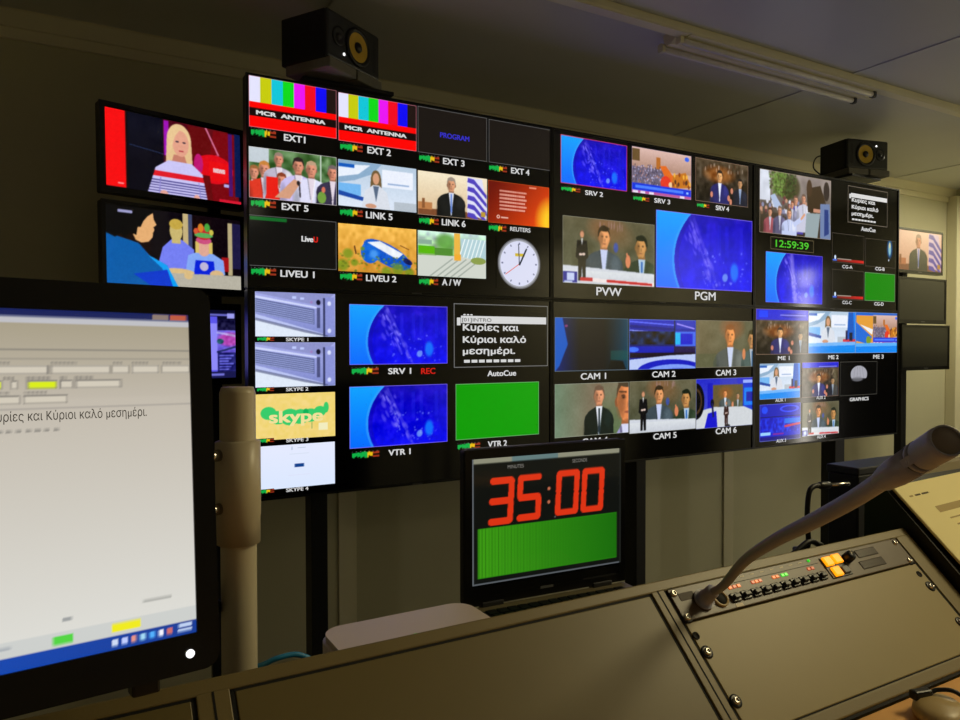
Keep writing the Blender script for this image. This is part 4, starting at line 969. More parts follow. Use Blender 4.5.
# stands and rails that carry the displays
def stand(name, label, xr, y, top, group=None, w=.06, d=.08):
    t = thing(name, label, 'stand', (xr - w / 2, y + d / 2, FL), 0, group)
    top -= FL
    BX('post', 'steel', t, -w / 2, w / 2, -d / 2, d / 2, .012, top, bev=.004)
    BX('foot', 'steel', t, -w * .5 - .03, w * .5 + .03, -.12 if y < 2.7 else -.03, .12 if y < 2.7 else .03, 0, .012, bev=.004)
    BX('end_cap', 'black', t, -w / 2 + .002, w / 2 - .002, -d / 2 + .002, d / 2 - .002, top, top + .005)
    return t
G = 'black steel posts under the video wall'
stand('display_stand', 'black steel post under the wall display with the green cloud logo', .829, 2.552, 2.12, G)
stand('display_stand', 'black steel post behind the timer laptop', 2.352, 2.552, 2.12, G)
stand('display_stand', 'black steel post under the right end wall display, above the black equipment box', 3.842, 2.552, 2.12, G, .085, .09)
stands = [o for o in COL.objects if o.name.startswith('display_stand')]
for t, (xa, xb) in zip(stands, ((.60, 1.74), (1.76, 2.98), (3.0, 4.2))):
    for z in (1.13, 1.86):
        BX('crossbar', 'steel', t, xa - t.location.x, xb - t.location.x, 2.534 - t.location.y, 2.553 - t.location.y, z - FL, z + .05 - FL, bev=.003)

# ------------------------------------------------------------------ small monitors at both ends
def small_monitor(label, loc, rz, w, h, cv=None, tilt=0.0, bez=(.017, .017, .020, .024), group=None, m_off='off', rot=None):
    """origin at the lower left corner of the front; bez = left, right, top, bottom"""
    t = thing('monitor', label, 'monitor', loc, 0, group, rot=rot or (tilt, 0, rz))
    l, r, tp, b = bez
    bm = bmesh.new(); add_prism(bm, rrect(0, 0, w, h, .006, 3), 'y', .004, .034); add_prism(bm, rrect(.08, .06, w - .08, h - .06, .02, 3), 'y', .03, .055); obj('housing', bm, 'black', t)
    bm = bmesh.new(); add_frame(bm, 0, 0, w, h, min(bez) - .001, -.004, .006); obj('bezel', bm, 'bezel', t)
    BX('chin', 'bezel', t, .002, w - .002, -.003, .005, .002, b - .001)
    BX('screen', m_off, t, l - .002, w - r + .002, 0, .005, b - .002, h - tp + .002)
    BX('badge', 'grey', t, w / 2 - .022, w / 2 + .022, -.0042, -.0025, b * .35, b * .6)
    if cv: pane('picture', cv, t, l, h - tp, w - r, b)
    return t
GL = 'monitors at the left end'
m1 = small_monitor('monitor left of the video wall showing a fair-haired newsreader in a striped top', (.116, 2.6603, 1.799), .2686, .4998, .297, p_news(1.72), -.027, (.018, .016, .020, .022), GL)
text('lettering', 'NEWS', 'text', m1.children[-1], .018 + .466 * .822, .022 + .255 * .43, .042, .014)
small_monitor('monitor left of the video wall showing a cartoon of people at a counter', (.119, 2.6757, 1.4834), .2759, .4989, .297, p_cartoon(1.80), -.018, (.014, .016, .016, .024), GL)
small_monitor('dim blue-lit monitor half hidden behind the large foreground monitor', (.1060, 2.690, 1.158), .2759, .4989, .297, p_browser(1.72), -.010, (.016, .022, .024, .024), GL)
stand('monitor_stand', 'black post under the stacked monitors left of the video wall', .541, 2.95, 2.02, None, .045, .035)
ls_ = [o for o in COL.objects if o.name.startswith('monitor_stand')][0]
for z, y0 in ((1.30, 2.872), (1.63, 2.856), (1.95, 2.838)): BX('arm', 'steel', ls_, -.02, .02, y0 - ls_.location.y, -.012, z - FL - .03, z - FL + .03, bev=.003)
GR = 'monitors at the right end'
small_monitor('topmost of three small right end monitors, showing a man beside a striped flag', (4.70, 2.78, 1.773), 0, .55, .294, p_speech(1.85, 60).dim(np.array((.90, .76, .74))), 0, (.014, .014, .016, .020), GR)
small_monitor('middle of three small right end monitors, screen dark', (4.735, 2.78, 1.441), 0, .565, .305, None, 0, (.014, .016, .016, .026), GR)
small_monitor('lowest of three small right end monitors, screen dark', (4.775, 2.78, 1.129), 0, .570, .302, None, 0, (.014, .016, .016, .026), GR)
stand('monitor_stand', 'black post below the three small monitors at the right end', 4.955, 2.846, 2.0, None, .06, .05)

# ------------------------------------------------------------------ loudspeakers on top
def loudspeaker(label, loc, deg, flip, group):
    w, h, d, p = .290, .166, .210, .036
    t = thing('loudspeaker', label, 'loudspeaker', loc, math.radians(deg), group)
    s = -1 if flip else 1
    BX('cabinet', 'spk', t, -w / 2, w / 2, .012, d, p, p + h, bev=.006)
    BX('baffle', 'baffle', t, -w / 2, w / 2, 0, .016, p, p + h, bev=.010, seg=3)
    fx = axis_m((s * .018, 0, p + h / 2), (0, -1, 0))
    bm = bmesh.new(); add_lathe(bm, [(.052, .0005), (.066, .0005), (.068, .004), (.064, .007), (.054, .006), (.050, .002), (.050, -.004)], 40, fx, cap=False); obj('woofer_surround', bm, 'black', t)
    bm = bmesh.new(); add_lathe(bm, [(.052, .003), (.045, .0022), (.020, .0008), (0, .0008)], 40, fx, cap=False); c = obj('woofer_cone', bm, 'cone', t)
    bm = bmesh.new(); add_lathe(bm, [(.019, .0012), (.017, .006), (.010, .010), (0, .011)], 28, fx, cap=False); obj('dust_cap', bm, 'black', c)
    tx = axis_m((-s * .085, 0, p + h * .52), (0, -1, 0))
    bm = bmesh.new(); add_lathe(bm, [(.034, .0004), (.034, .003), (.026, .003), (.016, .001), (0, .001)], 32, tx, cap=False); tw = obj('tweeter', bm, 'black', t)
    bm = bmesh.new(); add_lathe(bm, [(.013, .001), (.010, .006), (0, .008)], 24, tx, cap=False); obj('dome', bm, 'darkgrey', tw)
    bm = bmesh.new(); add_prism(bm, rrect(s * .112 - .009, p + .025, s * .112 + .009, p + h - .025, .008), 'y', -.0008, .004); obj('port', bm, 'black', t)
    lx, lz = (-.058, p + .034) if not flip else (.058, p + h - .032)
    bm = bmesh.new(); add_lathe(bm, [(.0052, 0), (.0052, .002), (.003, .0035), (0, .004)], 16, axis_m((lx, 0, lz), (0, -1, 0)), cap=False); obj('power_light', bm, 'led_white', t)
    BX('foam_pad', 'pad', t, -w / 2, -.004, -.012, d - .02, 0, p, bev=.005)
    BX('foam_pad', 'pad', t, .004, w / 2, -.012, d - .02, 0, p, bev=.005)
    if flip:
      bm = bmesh.new(); add_tube(bm, spline([(-s * .02 - .10, d - .005, p + h * .75), (-.14, d + .03, p + h * .70), (-.155, d + .04, p + h * .35), (-.12, d + .02, p + .01)]), .004, 8); obj('power_lead', bm, 'cable', t)
    return t
GS = 'loudspeakers above the video wall'
loudspeaker('black loudspeaker with yellow cone above the colour bars display', (.9128, 2.480, 2.240), 30.8, False, GS)
loudspeaker('black loudspeaker with yellow cone above the right end wall display', (3.985, 2.520, 2.260), -13, True, GS)
for x0, x1, z, lb in ((.74, 1.08, 2.238, 'left'), (3.84, 4.11, 2.258, 'right')):
    tag(BX('speaker_shelf', 'steel', None, x0, x1, 2.52, 2.76, z - .014, z, bev=.002), 'black shelf board under the %s loudspeaker' % lb, 'shelf', 'boards under the loudspeakers')

# ------------------------------------------------------------------ the console
SL = math.radians(43.5)
TOP = (.673, 1.0055)                                   # ridge of the sloping front (y, z)
def slope(x, s, n=0.0):
    """point on the sloping front: s metres down from the panel line, n above the surface"""
    return Vector((x, .664 - s * math.cos(SL) - n * math.sin(SL), .997 - s * math.sin(SL) + n * math.cos(SL)))
def slope_m(x=0.0, s=0.0):
    """local frame on the slope: x right, y up the slope, z out of the panel"""
    X = Vector((1, 0, 0)); Y = Vector((0, math.cos(SL), math.sin(SL))); Z = X.cross(Y)
    m = Matrix((X, Y, Z)).transposed().to_4x4(); m.translation = slope(x, s)
    return m
SM = slope_m()
def SB(name, m, parent, x0, x1, s0, s1, n0, n1, bev=.0008, label=None):
    bm = bmesh.new(); add_box(bm, x0, x1, -s1, -s0, n0, n1, bev=bev, mtx=SM); return obj(name, bm, m, parent, label)
BAYX = (-.39, .095, .127, .617, .636, 1.128)
PANEL_H = .178
con = thing('control_console', 'sloping beige control console with blank rack panels in the foreground', 'console', (0, 0, 0))
bm = bmesh.new()
f0 = slope(0, .198, -.003); f1 = slope(0, -.012, -.003)
add_prism(bm, [(f0.y, f0.z), (f1.y, f1.z), (f1.y + .004, f1.z - .001), (f1.y + .008, f1.z - .02), (.70, FL), (.56, FL), (f0.y, .70)], 'x', -.45, 1.165)
obj('body', bm, 'beige', con)
SB('top_rail', 'beige', con, -.45, 1.165, -.0135, .0010, -.006, .0025, .002)
SB('bottom_rail', 'beige', con, -.45, 1.165, .1795, .1950, -.006, .003, .002)
SB('upper_seam', 'seam', con, -.45, 1.165, .0008, .0036, -.002, .0012, 0)
SB('lower_seam', 'seam', con, -.45, 1.165, .1778, .1798, -.002, .0012, 0)
SB('front_seam', 'seam', con, -.45, 1.165, .1948, .1985, -.006, .0010, 0)
for x0, x1 in ((.095, .127), (.617, .641), (1.126, 1.165)):
    dv = SB('divider', 'beige', con, x0 + .002, x1 - .002, 0, PANEL_H, -.004, .003, .001)
    SB('groove', 'seam', dv, x0 - .002, x0 + .002, 0, PANEL_H, -.002, .0012, 0)
    SB('groove', 'seam', dv, x1 - .002, x1 + .002, 0, PANEL_H, -.002, .0012, 0)
    if x0 < 1.1: SB('groove', 'seam', dv, (x0 + x1) / 2 - .001, (x0 + x1) / 2 + .001, 0, PANEL_H, .002, .0033, 0)
SB('blank_panel', 'olive', con, -.388, .093, .0034, PANEL_H, -.003, .0022, .001, 'olive blank panel under the foreground monitor')
SB('blank_panel', 'olive', con, .1295, .6145, .0034, PANEL_H, -.003, .0022, .001, 'wide olive blank panel')
bp = SB('blank_panel', 'blank', con, .6435, 1.1235, .0455, PANEL_H, -.003, .0022, .001, 'paler beige blank panel below the intercom')
def screw(parent, x, s, r=.0058):
    bm = bmesh.new(); add_lathe(bm, [(r * 1.35, 0), (r * 1.35, .0012), (r * .95, .0014)], 20, SM @ Matrix.Translation((x, -s, .002)), cap=True); w = obj('screw', bm, 'black', parent)
    bm = bmesh.new(); add_lathe(bm, [(r * .8, .001), (r * .74, .0035), (r * .35, .0045), (r * .3, .003), (0, .003)], 20, SM @ Matrix.Translation((x, -s, .002)), cap=False); obj('screw_head', bm, 'chrome', w)
for x in (.650, 1.1145):
    for s in (.083, .141): screw(bp, x, s)
    bm = bmesh.new(); add_lathe(bm, [(0, .0002), (.0036, .0003), (.0036, .0009), (.0048, .0009), (.0048, -.001)], 16, SM @ Matrix.Translation((x - .002, -.062, .0022)), cap=False); obj('screw_hole', bm, 'seam', bp)

# intercom strip in the top of the right bay
ic = thing('intercom_panel', 'narrow brown intercom strip with black keys and lit amber buttons on the console', 'intercom', (0, 0, 0))
SB('face_plate', 'intercom', ic, .6435, 1.1235, .0008, .0436, -.003, .0035, .0012)
for x in (.650, 1.1145):
    for s in (.0075, .039): screw(ic, x, s, .0056)
for k in range(10):
    x = .740 + .0193 * k
    kb = SB('key', 'key', ic, x - .0075, x + .0075, .0245, .0365, .003, .0062, .0012)
    bm = bmesh.new(); add_box(bm, x - .0055, x + .0055, -.0335, -.0275, .006, .0105, bev=.0012, mtx=SM); obj('key_lever', bm, 'darkgrey', kb)
SB('label_strip', 'cream', ic, .7335, .7465, .0385, .0425, .003, .0038, 0)
for x, m in ((.742, 'led_orange'), (.750, 'led_red'), (.758, 'led_orange'), (.785, 'led_red'), (.792, 'led_orange'), (.799, 'led_red'), (.826, 'led_orange'), (.833, 'led_orange'), (.844, 'led_green'), (.851, 'led_green'), (.899, 'led_red'), (.907, 'led_red')):
    SB('indicator', m, ic, x - .003, x + .003, .0142, .0188, .003, .0045, .0006)
SB('scale_line', 'seam', ic, .735, .925, .0112, .0118, .003, .0037, 0)
for k in range(8):
    SB('legend', 'cream', ic, .770 + .0195 * k, .777 + .0195 * k, .0050, .0062, .003, .0037, 0)
bm = bmesh.new(); add_lathe(bm, [(.002, 0), (.002, .002), (0, .003)], 12, SM @ Matrix.Translation((.909, -.0055, .003)), cap=False); obj('status_light', bm, 'led_green', ic)
SB('button_plate', 'key', ic, .931, .976, .0055, .0385, .003, .0048, .0008)
for x, s in ((.942, .0135), (.963, .0125), (.9455, .030)):
    SB('lit_button', 'amber', ic, x - .0085, x + .0085, s - .0072, s + .0072, .0045, .0085, .0016)
SB('unlit_button', 'grey', ic, .958, .972, .0245, .036, .0045, .0080, .0016)
bm = bmesh.new(); add_lathe(bm, [(.0078, 0), (.0074, .011), (.0062, .0135), (0, .0135)], 24, SM @ Matrix.Translation((.986, -.0150, .003)), cap=False); kn = obj('volume_knob', bm, 'key', ic)
SB('knob_pointer', 'cream', kn, .9853, .9867, .0085, .014, .0165, .0170, 0)
SB('display_window', 'window', ic, 1.012, 1.060, .0062, .0185, .003, .0045, .001)
SB('display_window', 'window', ic, 1.004, 1.060, .0235, .0360, .003, .0045, .001)
SB('name_plate', 'plate', ic, .655, .680, .009, .019, .003, .0040, .0005)
bm = bmesh.new(); add_lathe(bm, [(.0115, 0), (.0115, .003), (.0092, .004), (.0092, .0015), (0, .0015)], 28, SM @ Matrix.Translation((.7150, -.0270, .003)), cap=False); ji = obj('socket', bm, 'cream', ic)
bm = bmesh.new(); add_lathe(bm, [(.0088, .0016), (.0088, .0024), (0, .0024)], 24, SM @ Matrix.Translation((.7150, -.0270, .003)), cap=False); obj('socket_hole', bm, 'seam', ji)

# gooseneck microphone
mc = thing('gooseneck_microphone', 'grey gooseneck microphone rising from the intercom strip', 'microphone', tuple(slope(.688, .024)))
def L(p): return Vector(p) - mc.location
bm = bmesh.new(); add_lathe(bm, [(.0135, .002), (.0135, .006), (.0115, .0), (.0085, .016), (.0085, .024), (.0060, .026), (0, .026)], 28, Matrix.Translation(-mc.location) @ SM @ Matrix.Translation((.688, -.024, .002)), cap=True); obj('base_ring', bm, 'mic', mc)
path = spline([L(slope(.688, .024, .020)), L((.686, .610, 1.012)), L((.679, .573, 1.052)), L((.659, .517, 1.091)), L((.634, .457, 1.126)), L((.603, .395, 1.162)), L((.572, .347, 1.191))], 10)
n = len(path); rad = [.0050 + .0026 * min(1, max(0, (i / n - .12) / .5)) for i in range(n)]
bm = bmesh.new(); add_tube(bm, path, rad, 16); obj('gooseneck', bm, 'mic', mc)
a_, b_ = Vector(path[-1]), L((.5205, .268, 1.2375)); dv_ = (b_ - a_); ln = dv_.length
cm = axis_m(a_ - dv_.normalized() * .006, dv_)
bm = bmesh.new(); add_lathe(bm, [(.0068, 0), (.0082, .004), (.0098, .014), (.0112, .030), (.0114, ln * .58)], 28, cm); hd = obj('head_tube', bm, 'mic', mc)
bm = bmesh.new(); add_lathe(bm, [(.0096, ln * .56), (.0096, ln * .74)], 28, cm); obj('slot_core', bm, 'seam', hd)
bm = bmesh.new(); add_lathe(bm, [(.0097, ln * .622), (.0115, ln * .624), (.0115, ln * .660), (.0097, ln * .662)], 28, cm); obj('slot_ring', bm, 'mic', hd)
for k in range(4):
    bm = bmesh.new(); add_box(bm, .0092, .0114, -.0032, .0032, ln * .575, ln * .715, mtx=cm @ Matrix.Rotation(k * PI / 2 + .35, 4, 'Z')); obj('slot_bar', bm, 'mic', hd)
bm = bmesh.new(); add_lathe(bm, [(.0100, ln * .700), (.0116, ln * .702), (.0118, ln * .95), (.0113, ln), (.0103, ln * 1.0), (.0100, ln * .985), (0, ln * .985)], 32, cm); cp = obj('capsule', bm, 'mic', mc)
bm = bmesh.new(); add_lathe(bm, [(.0098, ln * .987), (.0060, ln * 1.0), (0, ln * 1.003)], 24, cm, cap=False); obj('grille', bm, 'mesh', cp)

# ------------------------------------------------------------------ desk in front of the console
f2 = slope(0, .199, -.004)
dk = thing('desk', 'honey coloured wooden desk top along the foot of the console', 'desk', (0, 0, 0))
BX('desk_top', 'wood', dk, -.45, 1.155, -.15, .5182, .828, .8595, bev=.002)
for x in (-.40, 1.08): BX('leg', 'steel', dk, x, x + .05, -.08, -.03, FL, .828)
ep = thing('earpiece', 'small beige rounded pod with a black plug and cable on the desk', 'earpiece', (.893, .470, .8595))
bm = bmesh.new(); add_lathe(bm, [(0, 0), (.026, 0), (.032, .006), (.031, .013), (.022, .019), (0, .021)], 32, Matrix.Rotation(.5, 4, 'Z') @ Matrix.Diagonal((1.25, .9, 1, 1)), cap=False); obj('shell', bm, 'cream', ep)
bm = bmesh.new(); add_box(bm, -.020, .006, -.006, .006, -.005, .006, bev=.0025, mtx=Matrix.Translation((.006, .020, .020)) @ Matrix.Rotation(-.25, 4, 'Z')); obj('plug', bm, 'black', ep)
bm = bmesh.new(); add_tube(bm, spline([(.010, .017, .021), (.018, .012, .025), (.028, -.004, .026), (.036, -.030, .010), (.035, -.07, .004), (.02, -.13, .004)]), .0026, 10); obj('cable', bm, 'cable', ep)

# ------------------------------------------------------------------ reading stand with script at the right
rs = thing('reading_stand', 'black slanted reading stand with a beige top lip to the right of the console', 'stand', (1.165, .45, .80))
def RL(x, y, z): return Vector((x, y, z)) - rs.location
u2 = Vector((math.cos(.035), math.sin(.035), 0))
bm = bmesh.new()
prof = [(.715, 1.0745), (.56, .9257), (.50, .868), (.50, .80), (.74, .80), (.74, 1.0745)]
add_prism(bm, [(y - .45, z - .80) for y, z in prof], 'x', .004, .50); obj('body', bm, 'black', rs)
bm = bmesh.new(); add_prism(bm, [(y - .45, z - .80) for y, z in ((.716, 1.0745), (.740, 1.0745), (.741, 1.088), (.722, 1.087))], 'x', .050, .50); obj('top_lip', bm, 'beige', rs)
BX('pedestal', 'black', rs, .02, .48, .10, .28, FL - .80, 0)
pm = Matrix((Vector((1, 0, 0)), Vector((0, math.cos(SL), math.sin(SL))), Vector((0, -math.sin(SL), math.cos(SL))))).transposed().to_4x4()
pm.translation = Vector((1.175, .7003, 1.0655))
pm = pm @ Matrix.Rotation(.03, 4, 'Z')
sp = bpy.data.objects.new('script_pages', None); COL.objects.link(sp); sp.matrix_world = pm
tag(sp, 'warm-lit printed script pages lying on the black reading stand', 'paper')
BX('page_block', 'paper', sp, 0, .297, -.21, 0, .0006, .0040, bev=.0004)
BX('top_page', 'paper', sp, .001, .298, -.2105, -.0005, .0042, .0046)
yy = -.024
for i, (x0, segs, m) in enumerate(((.020, (.010,), 'inkpale'), (.036, (.016, .020, .0), 'ink'))):
    x = x0
    for wd in segs:
        BX('print', m, sp, x, x + wd, -.0255, -.0225, .0046, .0048); x += wd + .004
BX('print', 'inkpale', sp, .060, .280, -.062, -.050, .0046, .0048)
for k in range(9):
    BX('print', 'inkpale', sp, .072 + .004 * (k % 2), .25 - .03 * (k % 3), -.076 - .0125 * k, -.0735 - .0125 * k, .0046, .0048)

# ------------------------------------------------------------------ shelves, box, leads behind the console
def shelf(label, x0, x1, y0, y1, z):
    t = thing('rear_shelf', label, 'shelf', (x0, y0, FL)); z -= FL
    BX('board', 'steel', t, 0, x1 - x0, 0, y1 - y0, z - .018, z, bev=.002)
    for x in (.0, x1 - x0 - .03):
        for y in (.0, y1 - y0 - .03): BX('leg', 'steel', t, x, x + .03, y, y + .03, 0, z - .018)
shelf('dark shelf hidden behind the console under the white router', .245, .535, .712, .875, .905)
shelf('dark shelf hidden behind the console under the timer laptop', .545, .895, .735, 1.035, .848)
shelf('dark shelf behind the right end of the console under the black equipment box', 1.45, 2.0, .80, 1.13, .800)
eb = thing('equipment_box', 'black equipment box behind the right end of the console', 'box', (1.555, 1.0, .80))
BX('case', 'black', eb, 0, .36, 0, .075, .006, .205, bev=.004)
BX('lid', 'darkgrey', eb, -.003, .363, -.003, .078, .205, .222, bev=.003)
BX('front_vent', 'darkgrey', eb, .05, .31, -.003, 0, .05, .14, bev=.001)
for x in (.02, .31): BX('rubber_foot', 'cable', eb, x, x + .03, .02, .05, 0, .006)
jc = thing('jack_lead', 'black lead with a metal tipped jack plug standing up behind the intercom', 'cable', (1.05, .76, .90))
bm = bmesh.new(); add_tube(bm, spline([(.006, .03, .06), (-.001, .0, .072), (-.003, .0, .12), (.001, .0, .158), (.012, .0, .1685), (.030, .0, .1690)]), .0042, 10); obj('cord', bm, 'cable', jc)
bm = bmesh.new(); add_lathe(bm, [(.004, 0), (.006, .004), (.006, .026), (.004, .030)], 16, axis_m((.026, 0, .169), (1, 0, -.06))); pb = obj('plug_body', bm, 'black', jc)
bm = bmesh.new(); add_lathe(bm, [(.0032, .030), (.0032, .075), (.0024, .082), (0, .085)], 16, axis_m((.026, 0, .169), (1, 0, -.06))); obj('plug_tip', bm, 'chrome', pb)
hk = tag(obj('cable_loop', (lambda b: (add_tube(b, spline([(1.006, .76, .962), (1.022, .757, .972), (1.045, .755, .982), (1.068, .757, .975), (1.082, .76, .960), (1.084, .80, .88), (1.07, .80, .80), (1.02, .80, .80), (1.002, .80, .88)]), .0045, 10), b)[1])(bmesh.new()), 'cable'), 'small black cable loop poking up behind the console ridge', 'cable')
et = tag(obj('network_cable', (lambda b: (add_tube(b, spline([(.16, .86, .925), (.186, .81, .949), (.199, .80, .957), (.218, .80, .958), (.230, .80, .954), (.240, .80, .945), (.243, .80, .920)]), .0030, 10), b)[1])(bmesh.new()), 'blue'), 'short blue network cable arching behind the console left of the white router', 'cable')

# ------------------------------------------------------------------ router
rt = thing('router', 'white wireless router with rounded corners and a green light beside the laptop', 'router', (.369, .793, .905))
bm = bmesh.new(); add_prism(bm, rrect(-.103, -.072, .103, .072, .028, 8), 'z', .004, .042)
obj('shell', bm, 'white', rt)
bm = bmesh.new(); add_prism(bm, rrect(-.100, -.069, .100, .069, .026, 8), 'z', .042, .050); obj('top_cover', bm, 'white', rt)
bm = bmesh.new(); add_prism(bm, rrect(-.090, -.062, .090, .062, .022, 8), 'z', 0, .004); obj('foot_ring', bm, 'grey', rt)
bm = bmesh.new(); add_lathe(bm, [(.0035, 0), (.003, .0012), (0, .0015)], 14, Matrix.Translation((-.006, -.006, .050)), cap=False); obj('status_light', bm, 'led_green', rt)
for x in (.044, .052): BX('mark', 'grey', rt, x, x + .003, -.010, -.005, .050, .0505)

# ------------------------------------------------------------------ timer laptop
lp = thing('laptop', 'open black laptop showing a red countdown timer above a green block', 'laptop', (.553, 1.016, .878), -.062)
LW, LH = .316, .256
bm = bmesh.new(); add_prism(bm, rrect(0, .002, LW, LH, .008, 4), 'y', .002, .016); lid = obj('lid', bm, 'black', lp)
bm = bmesh.new(); add_frame(bm, .001, .003, LW - .001, LH - .001, .014, -.002, .004); obj('lid_bezel', bm, 'bezel', lid)
BX('lower_bezel', 'bezel', lid, .012, LW - .012, -.0015, .004, .004, .032)
BX('speaker_grille', 'darkgrey', lid, .225, .295, -.0022, -.001, .016, .019)
BX('badge', 'grey', lid, .140, .165, -.0022, -.001, .014, .018)
def p_timer(A):
    c = Cv(A, 130, (.055, .065, .055)); c.rect(0, 0, A, .042, (.55, .55, .47)).rect(A * .25, 0, A * .55, .042, (.38, .48, .48)).rect(0, 0, A * .012, 1, (.36, .38, .40)).rect(0, .985, A, 1, (.34, .36, .38)).rect(A * .985, 0, A, 1, (.10, .11, .10))
    R_ = (.86, .20, .08)
    def seg(x0, y0, w, h, on):
        t = w * .23; g = .008; sl = .10 * w
        def P(u, v): return (x0 + u + sl * (1 - v / h) - sl * .5, y0 + v)
        m = h / 2; r = t / 2; e = r * 1.25
        S = {'a': (e, r, w - e, r), 'g': (e, m, w - e, m), 'd': (e, h - r, w - e, h - r), 'f': (r, e, r, m - r * .7), 'b': (w - r, e, w - r, m - r * .7), 'e': (r, m + r * .7, r, h - e), 'c': (w - r, m + r * .7, w - r, h - e)}
        for k in on:
            xa, ya, xb, yb = S[k]; A_, B_ = P(xa, ya), P(xb, yb)
            c.line(*A_, *B_, t, R_); c.ell(*A_, r, r, R_); c.ell(*B_, r, r, R_)
    y, h, w = .150, .375, A * .160
    seg(A * .100, y + .012, w, h, 'abgcd'); seg(A * .280, y + .006, w, h, 'afgcd'); seg(A * .535, y, w, h, 'abcdef'); seg(A * .712, y, w, h, 'abcdef')
    c.ell(A * .490, .29, .014, .014, (.75, .42, .30)).ell(A * .488, .40, .014, .014, (.75, .42, .30)).ell(A * .53, .53, .006, .006, (.5, .5, .5))
    c.rect(A * .035, .555, A * .965, .945, (.16, .52, .06)).grad((.24, .60, .08), (.10, .42, .05), False, (A * .038, .558, A * .962, .942))
    for k in range(46): c.rect(A * (.04 + .0201 * k), .558, A * (.0445 + .0201 * k), .942, (.10, .34, .04), .55 * max(.15, 1 - k / 40))
    return c
tp = pane('picture', p_timer((LW - .024) / (LH - .053)), lid, .013, LH - .016, LW - .011, .037, y=-.0030)
text('lettering', 'MINUTES', 'textgrey', tp, .013 + .292 * .27, LH - .016 - .190 * .085, .030, .0060, y=-.0036, bold=.0)
text('lettering', 'SECONDS', 'textgrey', tp, .013 + .292 * .70, LH - .016 - .190 * .080, .030, .0060, y=-.0036, bold=.0)
bs = BX('base', 'deck', lp, 0, LW, -.225, .004, -.029, 0, bev=.004)
BX('keyboard', 'darkgrey', bs, .022, LW - .022, -.130, -.022, -.001, .0008)
for r_ in range(5):
    for k in range(14):
        x = .026 + .0192 * k
        if x < LW - .04: pass
bm = bmesh.new()
for r_ in range(5):
    for k in range(14):
        x = .025 + .0190 * k + .003 * (r_ % 2)
        add_box(bm, x, x + .0165, -.043 - .0205 * r_, -.0255 - .0205 * r_, .0006, .0036)
ks = obj('keys', bm, 'key', bs); ks['kind'] = 'stuff'
BX('touchpad', 'darkgrey', bs, .118, .198, -.205, -.150, -.001, .0006)
for x in (.03, LW - .07): BX('hinge', 'darkgrey', bs, x, x + .04, -.004, .012, -.004, .008, bev=.002)
for x, y in ((.02, -.21), (LW - .04, -.21), (.02, -.03), (LW - .04, -.03)): BX('rubber_foot', 'cable', bs, x, x + .02, y, y + .02, -.0292 - .0, -.0288)
bs.location.z += 0

# ------------------------------------------------------------------ pole and foreground monitor
pl = thing('monitor_pole', 'round beige pole with a thick bolted collar between the foreground monitor and the video wall', 'pole', (.1625, .803, FL))
bm = bmesh.new(); add_lathe(bm, [(.0185, 0), (.0185, 1.250 - FL), (.0165, 1.256 - FL), (0, 1.256 - FL)], 36); obj('tube', bm, 'pole', pl)
bm = bmesh.new(); add_lathe(bm, [(.0186, 1.090 - FL), (.0226, 1.090 - FL), (.0226, 1.118 - FL), (.0233, 1.119 - FL), (.0233, 1.198 - FL), (.0186, 1.200 - FL)], 40, cap=False); co_ = obj('collar', bm, 'pole', pl)
for z in (1.186 - FL, 1.130 - FL):
    bm = bmesh.new(); add_lathe(bm, [(.004, 0), (.004, .0), (.0062, .0), (.0062, .017), (0, .018)], 16, axis_m((-.021, -.010, z), (-.9, -.4, 0))); obj('bolt', bm, 'chrome', co_)
bm = bmesh.new(); add_lathe(bm, [(0, 0), (.08, 0), (.08, .008), (.03, .014), (.0185, .03)], 36, cap=False); obj('base_plate', bm, 'pole', pl)

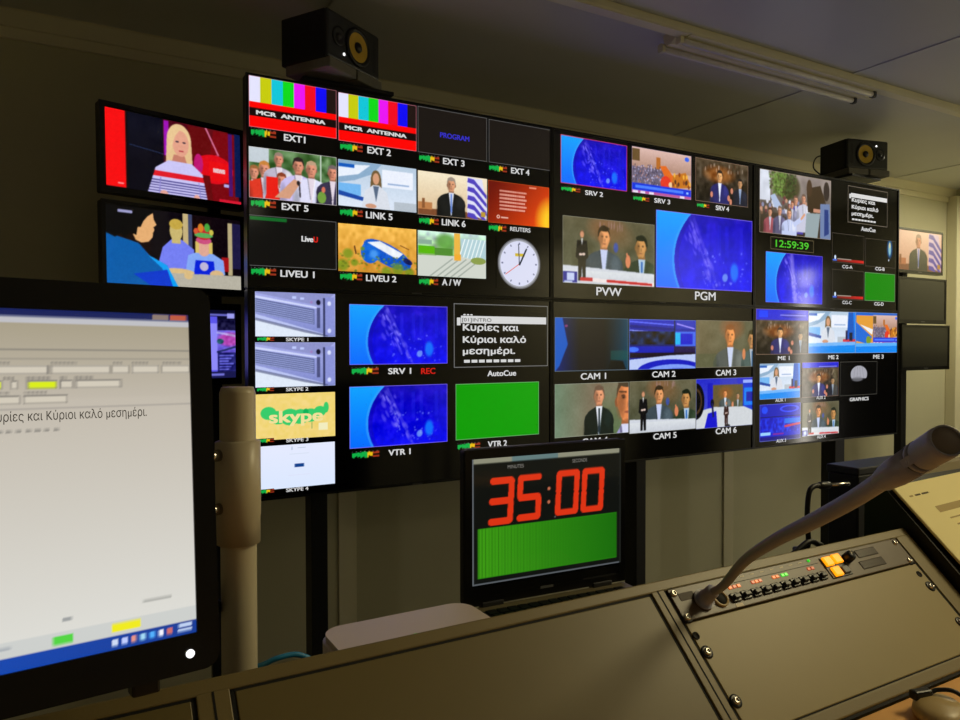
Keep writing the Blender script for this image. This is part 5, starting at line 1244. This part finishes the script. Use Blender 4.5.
fya, fti, fro = .1428, .1086, -.0154
ux = Vector((math.cos(fya), math.sin(fya), 0)); n0 = Vector((-math.sin(fya), math.cos(fya), 0))
vz = Vector((0, 0, 1)) * math.cos(fti) + n0 * math.sin(fti)
ux, vz = ux * math.cos(fro) + vz * math.sin(fro), vz * math.cos(fro) - ux * math.sin(fro); ny = vz.cross(ux)
fm = Matrix((ux, ny, vz)).transposed().to_4x4(); fm.translation = Vector((.0893, .6031, 1.0763))
mo = bpy.data.objects.new('monitor', None); COL.objects.link(mo); mo.matrix_world = fm
tag(mo, 'large foreground monitor at left showing a pale form with a blank text area', 'monitor')
SW, SH = .410, .250
bm = bmesh.new(); add_prism(bm, rrect(-SW - .017, -.0285, .0165, SH + .0215, .012, 6), 'y', .003, .030); add_prism(bm, rrect(-SW + .05, .03, -.05, SH - .03, .02, 4), 'y', .028, .050); hs = obj('housing', bm, 'black', mo)
b = bmesh.new(); outer = rrect(-SW - .017, -.0285, .0165, SH + .0215, .012, 6); inner = rrect(-SW, 0, 0, SH, .0008, 6)
V = [[b.verts.new((p[0], y, p[1])) for p in Lp] for y, Lp in ((-.004, outer), (-.0025, inner), (.0035, outer), (.0035, inner))]
k_ = len(outer)
for i in range(k_):
    j = (i + 1) % k_
    for A_, B_ in ((0, 1), (2, 3), (0, 2), (1, 3)): b.faces.new((V[A_][i], V[A_][j], V[B_][j], V[B_][i]))
bmesh.ops.recalc_face_normals(b, faces=b.faces)
obj('bezel', b, 'bezel', mo)
BX('screen', 'panel', mo, -SW - .001, .001, .0005, .004, -.001, SH + .001)
pp = pane('picture', p_app(SW / SH), mo, -SW, SH, 0, 0, y=-.0004, m='screen_matte')
text('lettering', 'Kυρίες кαι Kύριοι кαλό μεσημέρι.', 'textdark', pp, -.0835, SH - .0765, .1010, .0066, y=-.0010, bold=0.0)
bm = bmesh.new(); add_lathe(bm, [(.0032, 0), (.0032, .001), (0, .0016)], 18, axis_m((-.006, -.0036, -.0145), (0, -1, 0)), cap=False); obj('power_light', bm, 'led_white', mo)
BX('cable_clip', 'black', mo, -.046, -.026, .004, .020, -.040, -.027, bev=.002)
BX('badge', 'darkgrey', mo, -.235, -.185, -.0046, -.003, -.018, -.013)
ar = BX('mounting_arm', 'steel', mo, -.060, -.030, .048, .078, .06, .10, bev=.004)
# the arm runs back to the pole
bm = bmesh.new(); p0 = fm.inverted() @ Vector((.138, .812, 1.02)); add_tube(bm, [Vector((-.045, .070, .08)), Vector((-.02, .11, .07)), p0], .010, 14); obj('arm_tube', bm, 'steel', mo)
